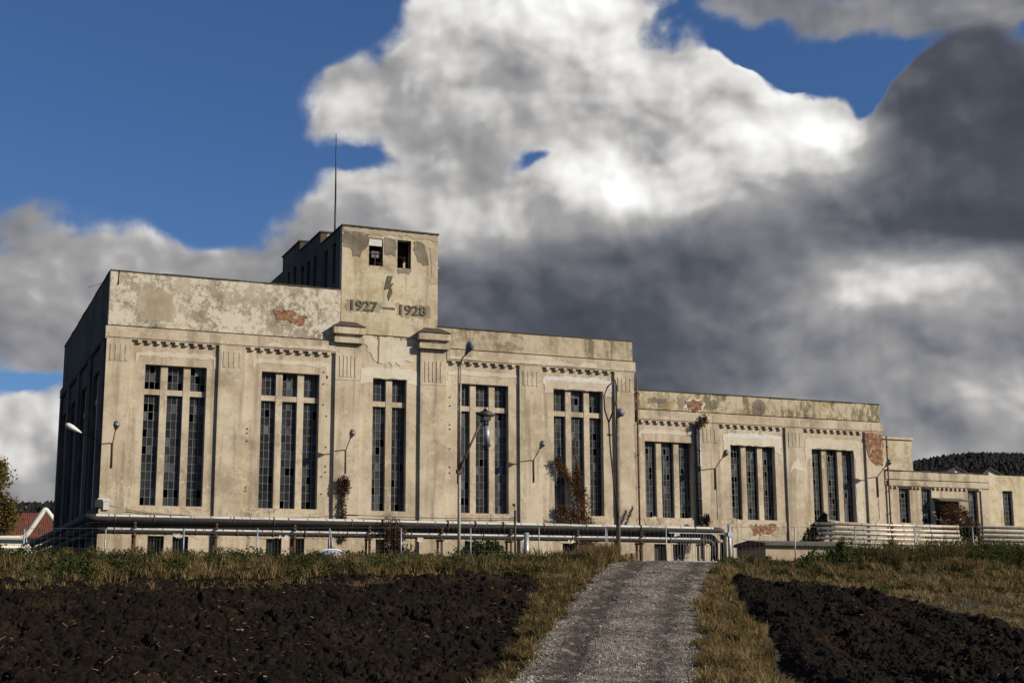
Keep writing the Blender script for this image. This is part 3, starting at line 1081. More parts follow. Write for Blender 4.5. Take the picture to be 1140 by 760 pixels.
# window openings: u0, u1, panels, transom
TALL = [(10.53, 13.68, 3), (16.58, 19.72, 3), (22.72, 24.65, 2), (27.66, 30.72, 3), (33.53, 36.67, 3)]
WING = [(39.36, 42.52, 3), (45.17, 48.31, 3), (50.99, 54.11, 3)]
ANNEX = [(57.40, 58.22, 6.98, 9.17), (59.14, 59.93, 6.98, 9.17), (60.15, 62.05, 6.9, 8.40), (62.83, 63.60, 6.98, 9.17), (65.66, 66.48, 6.95, 9.22),
         (67.75, 68.6, 6.95, 9.22), (69.9, 70.7, 6.95, 9.22), (72.0, 72.8, 6.95, 9.22), (74.2, 75.0, 6.95, 9.22), (76.4, 77.2, 6.95, 9.22)]
ZW0, ZW1, ZWW = 6.94, 14.16, 11.40
BASEMENT = []
for a, b_, n in TALL + WING:
    c = (a + b_) / 2
    if n == 3:
        BASEMENT += [(c - 1.10, c - .28), (c + .14, c + .94)]
    else:
        BASEMENT += [(c - .7, c - .15), (c + .15, c + .7)]

MAIN_X1, WING_X1, ANNEX_X1 = 38.70, 56.24, 80.0
front = MB()
op = [(a, b_, ZW0, ZW1) for a, b_, n in TALL] + [(a, b_, 4.35, 5.42) for a, b_ in BASEMENT if b_ < MAIN_X1]
wall_grid(front, FRONT, WX, MAIN_X1, BASE, 16.05, .55, op)
front.build('front_wall', 'wall_plaster', hall)
wing = MB()
op = [(a, b_, ZW0, ZWW) for a, b_, n in WING] + [(a, b_, 4.35, 5.42) for a, b_ in BASEMENT if b_ > MAIN_X1]
wall_grid(wing, FRONT, MAIN_X1, WING_X1, BASE, 13.25, .55, op)
wing.build('wing_wall', 'wall_plaster', hall)
ann = MB()
wall_grid(ann, FRONT, WING_X1, 64.6, BASE, 9.68, .5, [o for o in ANNEX if o[1] < 64.6])
ann.build('annex_wall', 'wall_plaster', hall)
ann = MB()
wall_grid(ann, FRONT, 64.6, ANNEX_X1, BASE, 10.22, .5, [o for o in ANNEX if o[1] > 64.6])
ann.build('annex_wall', 'pale_plaster', hall)

# side wall in the shade
SIDE_Y1 = 97.2
SIDE_W = [(76.3, 79.3), (82.0, 85.0), (87.7, 90.7), (93.2, 96.0)]
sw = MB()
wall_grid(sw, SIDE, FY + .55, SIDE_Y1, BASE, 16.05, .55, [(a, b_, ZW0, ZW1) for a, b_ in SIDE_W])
sw.build('side_wall', 'shaded_side_plaster', hall)

# closed shell behind: back, right side, roofs, floor and the wing's and annex's bodies
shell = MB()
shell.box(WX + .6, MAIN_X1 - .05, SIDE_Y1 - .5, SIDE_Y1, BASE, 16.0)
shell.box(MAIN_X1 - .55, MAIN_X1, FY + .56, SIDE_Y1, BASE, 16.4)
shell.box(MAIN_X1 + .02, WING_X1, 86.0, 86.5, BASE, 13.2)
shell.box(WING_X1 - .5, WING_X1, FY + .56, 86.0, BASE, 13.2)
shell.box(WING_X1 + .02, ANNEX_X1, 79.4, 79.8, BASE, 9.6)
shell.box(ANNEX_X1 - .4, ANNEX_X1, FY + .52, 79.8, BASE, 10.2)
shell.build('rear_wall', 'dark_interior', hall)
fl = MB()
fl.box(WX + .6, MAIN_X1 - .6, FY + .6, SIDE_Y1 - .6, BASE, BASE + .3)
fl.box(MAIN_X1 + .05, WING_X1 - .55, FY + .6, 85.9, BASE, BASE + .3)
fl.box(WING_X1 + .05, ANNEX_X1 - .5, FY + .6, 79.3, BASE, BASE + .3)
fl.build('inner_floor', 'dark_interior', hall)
rf = MB()
rf.box(WX + .05, MAIN_X1 - .02, FY + .30, SIDE_Y1 - .02, 16.06, 16.5)
rf.box(MAIN_X1 + .03, WING_X1 - .03, FY + .30, 86.4, 13.27, 13.6)
rf.box(WING_X1 + .03, ANNEX_X1 - .03, FY + .52, 79.7, 9.70, 9.95)
rf.build('roof', 'roof_felt', hall)

seed = 100
for a, b_, n in TALL:
    seed += 1
    window(FRONT, a, b_, ZW0, ZW1, 3, 17, n, (.11, .07, .05, .05, .06)[seed - 101], seed, transom=(12.62, 12.90))
for a, b_, n in WING:
    seed += 1
    window(FRONT, a, b_, ZW0, ZWW, 4, 12, n, (.13, .18, .20)[seed - 106], seed)
for a, b_ in SIDE_W:
    seed += 1
    window(SIDE, a, b_, ZW0, ZW1, 3, 15, 3, .05, seed, transom=(12.62, 12.90))
for a, b_, c, d in ANNEX:
    seed += 1
    if b_ - a < 1.2:
        window(FRONT, a, b_, c, d, 3, 7, 1, .08, seed, depth=.2)
    else:
        window(FRONT, a, b_, c, d, 6, 4, 1, .55, seed, depth=.3)
for a, b_ in BASEMENT:
    w = MB()
    for k in range(6):
        u = a + .04 + (b_ - a - .08) * k / 5
        w.pbox(FRONT, u - .013, u + .013, 4.35, 5.42, .12, .145)
    w = w.build('basement_window', 'black_metal', hall)
    p_ = MB()
    p_.pbox(FRONT, a, b_, 4.35, 5.42, .30, .32)
    p_.build('shade_backing', 'black_metal', w)  # black sheet imitates the shade inside the opening

# pilasters with fluted heads
def pilaster(P, u0, u1, v1, proj, mat='wall_plaster', flutes=True, v0=BASE):
    m_ = MB()
    m_.pbox(P, u0, u1, v0, v1 - .003, -proj, -.003)
    o = m_.build('pilaster', mat, hall)
    if flutes:
        h = MB()
        w = (u1 - u0)
        h.pbox(P, u0 + .14 * w, u1 - .14 * w, v1 - 1.15, v1 - .28, -proj - .012, -proj - .002)
        for k in range(4):
            u = u0 + w * (.20 + .20 * k)
            h.pbox(P, u - .04 * w, u + .04 * w, v1 - 1.13, v1 - .30, -proj - .030, -proj - .010)
        h.build('fluted_head', 'trim_plaster', o)
    return o


for a, b_ in ((WX - .02, 9.77), (14.26, 15.65), (31.36, 32.74), (37.40, 38.68)):
    pilaster(FRONT, a, b_, 15.37, .14)
for a, b_ in ((20.55, 21.96), (25.40, 26.92)):
    m_ = MB()
    m_.pbox(FRONT, a, b_, BASE, 15.92, -.16, -.003)
    o = m_.build('pilaster', 'wall_plaster', hall)
    h = MB()
    for k in range(5):
        u = a + (b_ - a) * (.2 + .15 * k)
        h.pbox(FRONT, u - .055, u + .055, 14.1, 15.25, -.185, -.158)
    h.pbox(FRONT, a + .02, b_ - .02, 13.93, 13.98, -.18, -.158)
    h.build('fluted_head', 'trim_plaster', o)
for a, b_ in ((43.04, 44.34), (49.05, 50.35), (54.96, 56.22)):
    pilaster(FRONT, a, b_, 12.60, .12, flutes=a < 54)
for a, b_ in ((56.24, 56.62), (63.84, 64.42)):
    pilaster(FRONT, a, b_, 9.26, .08, flutes=False)
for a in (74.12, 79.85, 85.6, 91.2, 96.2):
    pilaster(SIDE, a, a + 1.5 if a < 96 else 97.18, 15.37, .12, 'shaded_side_plaster', flutes=False)

# cornices (banded) and parapets
def cornice(P, u0, u1, v0, v1, proj, mat='trim_plaster', name='cornice'):
    m_ = MB()
    h = v1 - v0
    m_.pbox(P, u0, u1, v0, v0 + .12 * h, -proj + .04, -.004)
    m_.pbox(P, u0, u1, v0 + .12 * h + .003, v1, -proj, -.004)
    return m_.build(name, mat, hall)


cornice(FRONT, WX - .10, 20.53, 15.37, 16.0, .19)
cornice(FRONT, 26.94, 38.76, 15.37, 16.0, .19)
cornice(FRONT, MAIN_X1 + .05, 56.30, 12.60, 13.20, .17)
cornice(FRONT, 56.32, 64.55, 9.26, 9.62, .14)
cornice(SIDE, FY + .02, SIDE_Y1, 15.37, 16.0, .14, 'shaded_side_plaster')


def parapet(P, u0, u1, v0, v1, mat, back=.45, fr=-.06, u_in=0.0):
    m_ = MB()
    m_.pbox(P, u0 + .05, u1 - .05, v0 - .12, v0 + .10, .05, back - .02)      # shadow joint
    m_.pbox(P, u0, u1, v0 + .10, v1, fr, back)
    o = m_.build('parapet', mat, hall)
    c = MB()
    rr = random.Random(int(u0 * 10))
    u = u0 - .03
    while u < u1 + .02:
        L = rr.uniform(.9, 1.7)
        e = min(u + L, u1 + .03)
        c.pbox(P, u, e - .012, v1 + .003, v1 + rr.uniform(.05, .085), fr - rr.uniform(.02, .05), back + .03)
        u = e if e < u1 + .03 else u1 + 1
    c.build('coping', 'coping', o)
    return o


parapet(FRONT, WX + .02, 20.80, 16.0, 18.90, 'parapet_plaster')
parapet(FRONT, 26.42, 38.64, 16.0, 17.24, 'streaked_parapet')
parapet(FRONT, 38.74, 56.18, 13.2, 14.38, 'mossy_parapet')
parapet(FRONT, 56.26, 64.56, 9.62, 10.22, 'trim_plaster', back=.5)
parapet(SIDE, FY + .46, SIDE_Y1, 16.0, 18.90, 'shaded_side_plaster', back=.40, fr=-.0)

# dentils under the cornice, one course to a bay
def dentils(u0, u1, v, n, proj=.15, w=.2, h=.15):
    m_ = MB()
    for k in range(n):
        u = u0 + (u1 - u0) * (k + .5) / n
        m_.pbox(FRONT, u - w / 2, u + w / 2, v - h, v - .003, -proj, -.004)
    m_.build('dentil_course', 'trim_plaster', hall)


for a, b_, n in ((9.95, 14.2, 9), (15.75, 20.45, 9), (27.1, 31.25, 8), (32.85, 37.3, 8)):
    dentils(a, b_, 15.37, n)
for a, b_, n in ((38.95, 42.9, 8), (44.45, 48.95, 9), (50.45, 54.85, 9)):
    dentils(a, b_, 12.60, n, .13)
for a, b_, n in ((56.65, 57.35, 2), (58.25, 59.1, 3), (60.0, 62.8, 8), (63.62, 63.85, 1)):
    dentils(a, b_, 9.26, n, .11, .15, .12)

# pale worn bands round the window heads, flaked patches and bare brick (thin raised or bare areas with broken outlines)
PATCHES = [0]


def patch(pts, mat, name='plaster_patch', y=-.012, amp=.06, seed=0, step=.25, back=-.002):
    m_ = MB()
    PATCHES[0] += 1
    y -= .00045 * (PATCHES[0] % 23)
    m_.prism(FRONT, rough_poly(pts, amp, step, seed), y, back)
    return m_.build(name, mat, hall)


def head_band(u0, u1, v, mat, e=.50, drop=.45, top=.58, seed=0):
    patch([(u0 - e, v - drop), (u0 - .02, v - drop * .7), (u0 - .02, v + .02), (u1 + .02, v + .02), (u1 + .02, v - drop * .6), (u1 + e, v - drop),
           (u1 + e, v + top * .8), (u1 + e * .5, v + top), (u0 - e * .5, v + top), (u0 - e, v + top * .8)], mat, seed=seed, amp=.05)


def outline_band(u0, u1, v, seed, e=.5, mat='light_patch'):
    """the pale ragged line left where an older moulding was cut away"""
    t = .52
    patch([(u0 - e, v + .1), (u0 - e + .12, v + .1), (u0 - e + .16, v + t - .14), (u1 + e - .16, v + t - .14), (u1 + e - .12, v - .1), (u1 + e, v - .1),
           (u1 + e, v + t), (u1, v + t + .12), (u0, v + t + .10), (u0 - e, v + t)], mat, seed=seed, amp=.045, step=.18)


outline_band(*TALL[0][:2], ZW1 + .05, 1)
outline_band(*TALL[1][:2], ZW1 + .05, 2)
head_band(*TALL[2][:2], ZW1, 'light_patch', seed=3, e=.72, drop=.35)
outline_band(*TALL[3][:2], ZW1 + .08, 4, e=.62)
head_band(*TALL[4][:2], ZW1, 'light_patch', seed=5, e=.60, drop=.30)
outline_band(*TALL[4][:2], ZW1 + .12, 15, e=.66, mat='board_white')
outline_band(*WING[0][:2], ZWW + .05, 6, e=.35)
head_band(*WING[1][:2], ZWW, 'light_patch', seed=7, e=.45, drop=.5, top=.6)
outline_band(*WING[1][:2], ZWW + .1, 17, e=.5, mat='board_white')
head_band(*WING[2][:2], ZWW, 'light_patch', seed=8, e=.5, drop=.8, top=.65)
patch([(54.15, 6.9), (54.6, 6.9), (54.62, 11.0), (54.15, 11.0)], 'light_patch', seed=9, amp=.07)
patch([(50.5, 9.9), (49.6, 10.1), (49.25, 9.8), (49.5, 10.4), (49.9, 10.9), (50.1, 10.3)], 'light_patch', seed=10, amp=.06, y=-.126, back=-.115)
patch([(39.2, 6.9), (54.8, 6.9), (54.6, 6.25), (48, 6.1), (45, 5.6), (39.3, 6.0)], 'plinth_plaster', seed=11, amp=.14, step=.35, y=-.014)
patch([(9.9, 6.86), (14.2, 6.86), (14.2, 5.45), (9.9, 5.45)], 'plinth_plaster', seed=12, amp=.12, y=-.010)
patch([(15.7, 6.86), (20.5, 6.86), (20.5, 5.45), (15.7, 5.45)], 'plinth_plaster', seed=13, amp=.12, y=-.010)
patch([(27.0, 6.86), (31.3, 6.86), (31.3, 5.45), (27.0, 5.45)], 'plinth_plaster', seed=14, amp=.12, y=-.010)
patch([(32.8, 6.86), (37.3, 6.86), (37.3, 5.45), (32.8, 5.45)], 'plinth_plaster', seed=16, amp=.12, y=-.010)
patch([(17.09, 17.47), (17.57, 17.6), (18.21, 17.46), (18.91, 17.26), (18.82, 16.91), (18.48, 16.69), (17.93, 16.99), (17.25, 17.04)], 'brick', 'brick_patch', y=-.074, back=-.055, amp=.07, seed=20, step=.15)
patch([(54.95, 12.56), (56.22, 12.56), (56.20, 10.46), (55.75, 10.55), (55.42, 10.75), (54.98, 11.3)], 'brick', 'brick_patch', y=-.128, back=-.11, amp=.08, seed=21, step=.2)
patch([(42.1, 13.85), (42.5, 13.98), (43.35, 13.98), (43.2, 13.45), (42.9, 13.3), (42.4, 13.4)], 'brick', 'brick_patch', y=-.076, back=-.055, amp=.07, seed=22, step=.15)
patch([(38.76, 14.3), (39.0, 14.2), (39.05, 13.6), (38.76, 13.35)], 'brick', 'brick_patch', y=-.076, back=-.055, amp=.06, seed=23, step=.15)
patch([(46.3, 6.6), (48.2, 6.7), (48.0, 6.2), (46.6, 6.05)], 'brick', 'brick_patch', y=-.026, back=-.012, amp=.1, seed=24, step=.15)
patch([(10.0, 17.9), (11.8, 18.0), (11.9, 16.5), (10.1, 16.5)], 'tan_patch', y=-.066, back=-.055, amp=.12, seed=25)
patch([(39.6, 13.95), (40.9, 14.0), (40.6, 13.6), (39.7, 13.65)], 'grey_plaster', y=-.066, back=-.055, amp=.12, seed=29, step=.2)
patch([(14.35, 15.1), (15.4, 15.12), (15.4, 14.2), (14.4, 14.25)], 'light_patch', y=-.146, back=-.135, amp=.04, seed=30)
for bx0, bx1, bz0, bz1, yy, sd in ((16.95, 19.1, 16.6, 17.7, -.058, 301), (41.95, 43.5, 13.25, 14.05, -.0615, 302), (46.0, 48.4, 5.95, 6.75, -.0125, 303)):
    cx, cz = (bx0 + bx1) / 2, (bz0 + bz1) / 2      # pale broken lip of render round the bare brick
    patch([(cx + (bx1 - bx0) * .5 * math.cos(a) * (1 + .12 * math.sin(3 * a)), cz + (bz1 - bz0) * .5 * math.sin(a)) for a in [i * math.pi / 10 for i in range(20)]],
          'light_patch', y=yy, back=yy + .006, amp=.07, seed=sd, step=.12)
for k, (cx, cz, r) in enumerate(((47.28, 13.78, .48), (44.1, 13.8, .30), (41.9, 13.8, .26))):
    patch([(cx + r * math.cos(a), cz + r * math.sin(a)) for a in [i * math.pi / 12 for i in range(24)]], 'shaded_side_plaster' if k < 0 else 'grey_plaster', 'plaster_roundel' if k == 0 else 'plaster_patch',
          y=-.069, back=-.055, amp=.008 if k == 0 else .06, seed=40 + k)
rr = random.Random(5)
for k, (a, b_) in enumerate(((9.9, 20.4), (27.1, 38.5))):   # flaked lower edge of the cornice
    x = a
    while x < b_:
        L = rr.uniform(.8, 2.6)
        if rr.random() < .6:
            patch([(x, 15.5), (x + L, 15.5), (x + L * .9, 15.5 + rr.uniform(.12, .25)), (x + L * .4, 15.5 + rr.uniform(.1, .3)), (x + .1, 15.6)], 'light_patch', y=-.196, back=-.185, amp=.04, seed=int(x * 31), step=.15)
        x += L + .2

# ------------------------------------------------------------------ tower over the middle bay
tw = MB()
T0, T1 = 20.82, 26.40


def tower_front(u, v, w):
    return (u, FY - .08 + w, v)


def tower_side(u, v, w):
    return (T0 + w, u, v)


wall_grid(tw, tower_front, T0, T1, 16.55, 22.52, .45, [(22.35, 23.17, 20.43, 22.0), (24.0, 24.81, 20.42, 22.04)])
tower = tw.build('tower', 'tower_plaster', hall)
ts = MB()
SLOT = [(75.2, 75.9), (76.9, 77.6)]
wall_grid(ts, tower_side, FY + .38, 78.57, 16.55, 22.52, .4, [(a, b_, 19.6, 21.9) for a, b_ in SLOT])
wall_grid(ts, tower_side, 78.57, 83.43, 16.55, 23.30, .4, [(79.4, 80.0, 19.6, 22.2), (80.9, 81.5, 19.6, 22.2), (82.3, 82.9, 19.6, 22.2)])
wall_grid(ts, tower_side, 83.43, 87.8, 16.55, 23.95, .4, [(84.2, 84.8, 19.6, 22.6), (85.8, 86.4, 19.6, 22.6)])
ts.build('side_face', 'shaded_side_plaster', tower)
tr = MB()
for a in (78.57, 83.43, 87.8):
    pass
tr.box(T0 + .41, T1, 78.57, 78.95, 22.3, 23.30)
tr.box(T0 + .41, T1, 83.43, 83.8, 23.1, 23.95)
tr.box(T1 - .4, T1, FY + .38, 78.56, 16.55, 22.5)
tr.box(T1 - .4, T1, 78.96, 83.42, 16.55, 23.28)
tr.box(T1 - .4, T1, 83.81, 87.8, 16.55, 23.93)
tr.box(T0 + .41, T1 - .41, 87.4, 87.79, 16.55, 23.9)
tr.build('upper_face', 'tower_plaster', tower)
cl = MB()
cl.box(T0 + .1, T1, 87.82, 97.0, 16.5, 23.15)
cl.build('rear_lantern', 'shaded_side_plaster', tower)
tc = MB()
for (y0, y1, z) in ((FY - .14, 78.55, 22.53), (78.5, 83.42, 23.31), (83.38, 87.9, 23.96)):
    tc.box(T0 - .06, T1 + .06, y0, y1, z, z + .09)
tc.build('coping', 'coping', tower)
for a, b_, z0, z1, blind in ((22.35, 23.17, 20.43, 22.0, True), (24.0, 24.81, 20.42, 22.04, False)):
    w = MB()
    w.pbox(tower_front, a, a + .05, z0, z1, .10, .2)
    w.pbox(tower_front, b_ - .05, b_, z0, z1, .10, .2)
    w.pbox(tower_front, a + .05, b_ - .05, z0, z0 + .05, .10, .2)
    if blind:
        w.pbox(tower_front, a + .05, b_ - .05, z0 + .72, z0 + .77, .10, .2)
        w.pbox(tower_front, a + .38, a + .42, z0 + .05, z0 + .72, .12, .18)
    w = w.build('tower_window', 'black_metal', tower)
    if blind:
        bl = MB()
        bl.pbox(tower_front, a + .02, b_ - .02, z1 - .42, z1 - .02, .05, .09)
        bl.build('white_board', 'board_white', w)
        gl = MB()
        gl.pbox(tower_front, a + .2, b_ - .2, z0 + .5, z0 + .86, .14, .15)
        gl.build('pane', 'glazing_bar', w)


def tpatch(pts, mat, seed, amp=.1, name='plaster_patch', y=-.010, step=.2):
    m_ = MB()
    PATCHES[0] += 1
    y -= .00045 * (PATCHES[0] % 23)
    m_.prism(tower_front, rough_poly(pts, amp, step, seed), y, -.001)
    return m_.build(name, mat, tower)


tpatch([(20.84, 22.35), (22.3, 22.25), (22.3, 21.45), (21.95, 21.2), (21.85, 20.85), (21.45, 20.85), (21.3, 21.25), (20.84, 21.35)], 'grey_plaster', 201)
tpatch([(23.25, 22.1), (23.95, 22.05), (23.9, 21.1), (23.25, 21.1)], 'grey_plaster', 202, .06)
tpatch([(24.95, 22.05), (25.55, 22.0), (25.85, 20.8), (25.5, 20.65), (25.1, 21.1)], 'grey_plaster', 203, .08)
tpatch([(25.9, 21.8), (26.38, 21.9), (26.36, 19.8), (26.0, 19.7)], 'tan_patch', 204, .12)
tpatch([(20.84, 22.48), (26.38, 22.48), (26.38, 22.2), (24.5, 22.28), (22.2, 22.2), (20.84, 22.3)], 'tan_patch', 205, .08, y=-.012)
tpatch([(24.0, 20.4), (24.85, 20.4), (24.7, 20.15), (24.1, 20.1)], 'grey_plaster', 206, .06)
patch([(22.1, 16.45), (25.2, 16.45), (25.0, 15.3), (24.0, 15.0), (23.2, 14.9), (22.6, 15.3)], 'light_patch', seed=207, amp=.22, step=.2)
for x in (23.0, 23.75, 24.3):
    patch([(x - .05, 16.5), (x + .05, 16.5), (x + .035, 15.0), (x - .035, 15.0)], 'grey_plaster', 'damp_streak', y=-.0165, back=-.0125, amp=.02, seed=int(x * 10), step=.2)
m_ = MB()
m_.pbox(FRONT, 21.98, 25.38, 15.92, 16.545, -.003, .4)
m_.build('tower_foot', 'wall_plaster', tower)

# lightning bolt and the two dates, on stained render
tpatch([(21.12, 17.74), (23.1, 17.78), (23.1, 18.42), (21.12, 18.4)], 'stain_plaster', 211, .09, 'stain_patch', step=.12)
tpatch([(23.98, 17.70), (25.95, 17.72), (25.92, 18.40), (23.98, 18.40)], 'stain_plaster', 212, .09, 'stain_patch', step=.12)
bolt = [(23.44, 19.92), (23.74, 19.92), (23.62, 19.47), (23.84, 19.55), (23.66, 19.30), (23.745, 18.95), (23.53, 18.52), (23.47, 18.80), (23.575, 19.22), (23.27, 19.12)]
bm_ = MB()
bm_.prism(tower_front, bolt, -.035, -.002)
bm_.build('lightning_bolt', 'digit_paint', tower)
for txt, x, z, size in (('1927', 21.36, 17.86, .56), ('1928', 24.17, 17.82, .56)):
    cu = bpy.data.curves.new('numerals', 'FONT')
    cu.body = txt
    cu.size = size * 1.32
    cu.extrude = .010
    cu.bevel_depth = .016
    cu.bevel_resolution = 0
    cu.offset = .006
    cu.space_character = 1.0
    tmp = bpy.data.objects.new('numerals', cu)
    scene.collection.objects.link(tmp)
    bpy.context.view_layer.update()
    me = bpy.data.meshes.new_from_object(tmp.evaluated_get(bpy.context.evaluated_depsgraph_get()))
    bpy.data.objects.remove(tmp)
    co = np.empty(len(me.vertices) * 3, np.float32)
    me.vertices.foreach_get('co', co)
    co = co.reshape(-1, 3)
    wdt = co[:, 0].max() - co[:, 0].min()
    co[:, 0] = (co[:, 0] - co[:, 0].min()) * (1.56 / wdt)
    out = np.stack([co[:, 0] + x, np.full(len(co), FY - .08) - .032 - co[:, 2], co[:, 1] + z], 1) - np.array(ORG[tower.name][:])
    me.vertices.foreach_set('co', out.astype(np.float32).ravel())
    me.materials.clear()
    me.materials.append(MATS['digit_paint'])
    me.update()
    ob = bpy.data.objects.new('date_numerals', me)
    scene.collection.objects.link(ob)
    ob.parent = tower
d_ = MB()
d_.pbox(tower_front, 23.22, 23.90, 18.03, 18.14, -.03, -.002)
d_.build('date_dash', 'digit_paint', tower)

an = MB()
an.tube([(21.9, 79.4, 22.4), (21.9, 79.4, 26.0)], .055, 8)
an.tube([(21.9, 79.4, 26.0), (21.86, 79.4, 29.72)], [.05, .022], 8)
an.build('antenna_mast', 'black_metal', tower)

# heavy capitals with tiled caps either side of the middle bay
for a, b_ in ((20.55, 21.96), (25.40, 26.92)):
    c = MB()
    c.pbox(FRONT, a - .14, b_ + .10, 15.94, 16.24, -.42, .3)
    c.pbox(FRONT, a - .04, b_ + .04, 16.243, 16.42, -.26, .3)
    c.pbox(FRONT, a - .20, b_ + .12, 16.423, 16.82, -.50, .3)
    c = c.build('capital', 'trim_plaster', hall)
    t = MB()
    x0, x1, y0, y1, z0, z1 = a - .26, b_ + .18, FY - .56, FY - .085, 16.823, 17.16
    t.quad([(x0, y0, z0), (x1, y0, z0), (x1 - .5, y1, z1), (x0 + .5, y1, z1)])
    t.quad([(x0, y1, z0), (x0, y0, z0), (x0 + .5, y1, z1)])
    t.quad([(x1, y0, z0), (x1, y1, z0), (x1 - .5, y1, z1)])
    t.quad([(x0, y0, z0), (x0, y1, z0), (x1, y1, z0), (x1, y0, z0)])
    t.quad([(x0, y1, z0), (x0 + .5, y1, z1), (x1 - .5, y1, z1), (x1, y1, z0)])
    t.build('tiled_cap', 'tile_brown', c)

# block behind the wing, roof lights of the annex, awning
rb = MB()
rb.box(56.4, 63.35, 80.0, 88.0, BASE, 13.10)
rb.build('rear_block', 'tower_plaster', hall)
rb = MB()
rb.box(56.35, 63.45, 79.9, 88.1, 13.103, 13.26)
rb.build('rear_coping', 'trim_plaster', hall)
m_ = MB()
m_.prism(lambda u, v, w: (u, 80.0 + w, v), rough_poly([(59.6, 12.9), (61.0, 12.95), (60.9, 11.9), (60.0, 11.6)], .1, .2, 9), -.012, -.002)
m_.build('brick_patch', 'brick', hall)
for x0, x1, x2 in ((61.7, 63.5, 64.3), (65.0, 66.3, 67.2)):
    g = MB()
    g.prism(lambda u, v, w: (u, 76.0 + w, v), [(x1, 9.96), (x2, 9.96), (x2, 10.50), (x1, 10.86)], 0, 1.6)
    g = g.build('roof_light', 'white_render', hall)
    t = MB()
    t.prism(lambda u, v, w: (u, 75.9 + w, v), [(x0, 9.96), (x1 - .01, 9.96), (x1 - .01, 10.88)], 0, 1.8)
    t.prism(lambda u, v, w: (u, 75.85 + w, v), [(x1, 10.87), (x2 + .35, 10.40), (x2 + .35, 10.47), (x1, 10.96)], 0, 1.9)
    t.build('light_roof', 'tile_brown', g)
aw = MB()
aw.quad([(60.0, FY - .01, 8.62), (62.25, FY - .01, 8.62), (62.35, FY - .75, 8.40), (59.95, FY - .75, 8.42)])
aw.quad([(60.0, FY - .01, 8.57), (59.95, FY - .75, 8.37), (62.35, FY - .75, 8.35), (62.25, FY - .01, 8.57)])
aw.quad([(59.95, FY - .75, 8.37), (59.95, FY - .75, 8.42), (62.35, FY - .75, 8.40), (62.35, FY - .75, 8.35)])
aw.build('awning', 'shed_roof', hall)

# rainwater pipes, a black tube as painted recess shadow, boxes and loose cables on the walls
def downpipe(pts, r, mat):
    t = MB()
    t.tube(pts, r, 10)
    for i in range(6):
        z = pts[0][2] + (pts[-1][2] - pts[0][2]) * (i + .5) / 6
        t.tube([(pts[0][0], pts[0][1], z - .04), (pts[0][0], pts[0][1], z + .04)], r * 1.45, 10)
    t.build('downpipe', mat, hall)


downpipe([(38.82, FY - .20, 15.1), (38.82, FY - .20, 4.1)], .055, 'rusty_metal')
downpipe([(42.80, FY - .12, 12.5), (42.80, FY - .12, 6.6)], .11, 'cable_black')  # wide black tube stands in for the recess shadow beside the pipe
downpipe([(42.99, FY - .16, 12.4), (42.99, FY - .16, 6.6)], .045, 'galvanised')
downpipe([(56.50, FY - .20, 12.4), (56.50, FY - .20, 4.1)], .05, 'rusty_metal')
b_ = MB()
b_.box(8.74, 9.02, FY - .24, FY - .102, 6.66, 7.05)
b_.box(8.46, 9.02, FY - .26, FY - .102, 7.06, 7.22)
b_.build('junction_box', 'board_white', hall)
b_ = MB()
b_.box(8.34, 8.70, FY - .30, FY - .102, 6.78, 7.16)
b_.build('junction_box', 'black_metal', hall)


def sag(a, b_, d, n=12):
    return [(a[0] + (b_[0] - a[0]) * i / n, a[1] + (b_[1] - a[1]) * i / n, a[2] + (b_[2] - a[2]) * i / n - d * 4 * (i / n) * (1 - i / n)) for i in range(n + 1)]


cb = MB()
cb.tube(sag((8.95, FY - .14, 6.9), (12.5, FY - .05, 6.5), .12), .018, 5)
cb.tube(sag((12.5, FY - .05, 6.5), (21.2, FY - .2, 6.65), .16), .016, 5)
cb.tube(sag((21.2, FY - .2, 6.7), (32.2, FY - .12, 6.75), .10, 20), .016, 5)
cb.tube(sag((32.2, FY - .12, 6.75), (34.6, FY - .05, 6.6), .10), .018, 5)
cb.tube([(9.07, FY - .12, 8.8), (9.05, FY - .12, 8.0), (8.98, FY - .12, 7.4), (9.0, FY - .14, 7.1)], .014, 5)
cb.tube([(32.2, FY - .12, 9.0), (32.22, FY - .12, 7.8), (32.2, FY - .12, 6.75)], .02, 5)
cb.tube([(44.05, FY - .12, 9.0), (44.08, FY - .12, 6.9)], .02, 5)
cb.tube([(55.7, FY - .12, 9.0), (55.72, FY - .12, 7.2), (55.4, FY - .12, 6.9)], .018, 5)
cb.build('wall_cable', 'cable_black', hall)
ld = MB()
ld.tube([(9.0, FY + .2, 18.95), (9.0, FY - .08, 18.95), (8.98, FY - .08, 18.2)], .03, 6)
ld.tube([(8.6, 77.0, 18.95), (7.75, 76.6, 18.5)], .012, 5)
ld.build('lightning_rod', 'cable_black', hall)
ev = MB()
rr = random.Random(3)
for k in range(26):     # iron cramps left in the render
    x, z = rr.choice((19.95, 20.15, 38.3, 27.2, 15.9)), rr.uniform(7.5, 15)
    ev.box(x - .02, x + .02, FY - .05, FY - .001, z - .03, z + .03)
ev.build('wall_cramps', 'rusty_metal', hall)

# ------------------------------------------------------------------ heating pipes in front of the hall
def lz(x, y):
    return float(land(np.array([x]), np.array([y]))[0])


def one(name, label, cat, mb, mat, org, group=None):
    o = mb.build(name, mat, org=org)
    return tag(o, label, cat, group)


def bend(c, a, b_, r, n=6):
    """points rounding the corner c between directions towards a and b_"""
    c, a, b_ = Vector(c), Vector(a), Vector(b_)
    p, q = c + (a - c).normalized() * r, c + (b_ - c).normalized() * r
    out = []
    for i in range(n + 1):
        t = i / n
        out.append(tuple(p * (1 - t) ** 2 + c * 2 * t * (1 - t) + q * t * t))
    return out


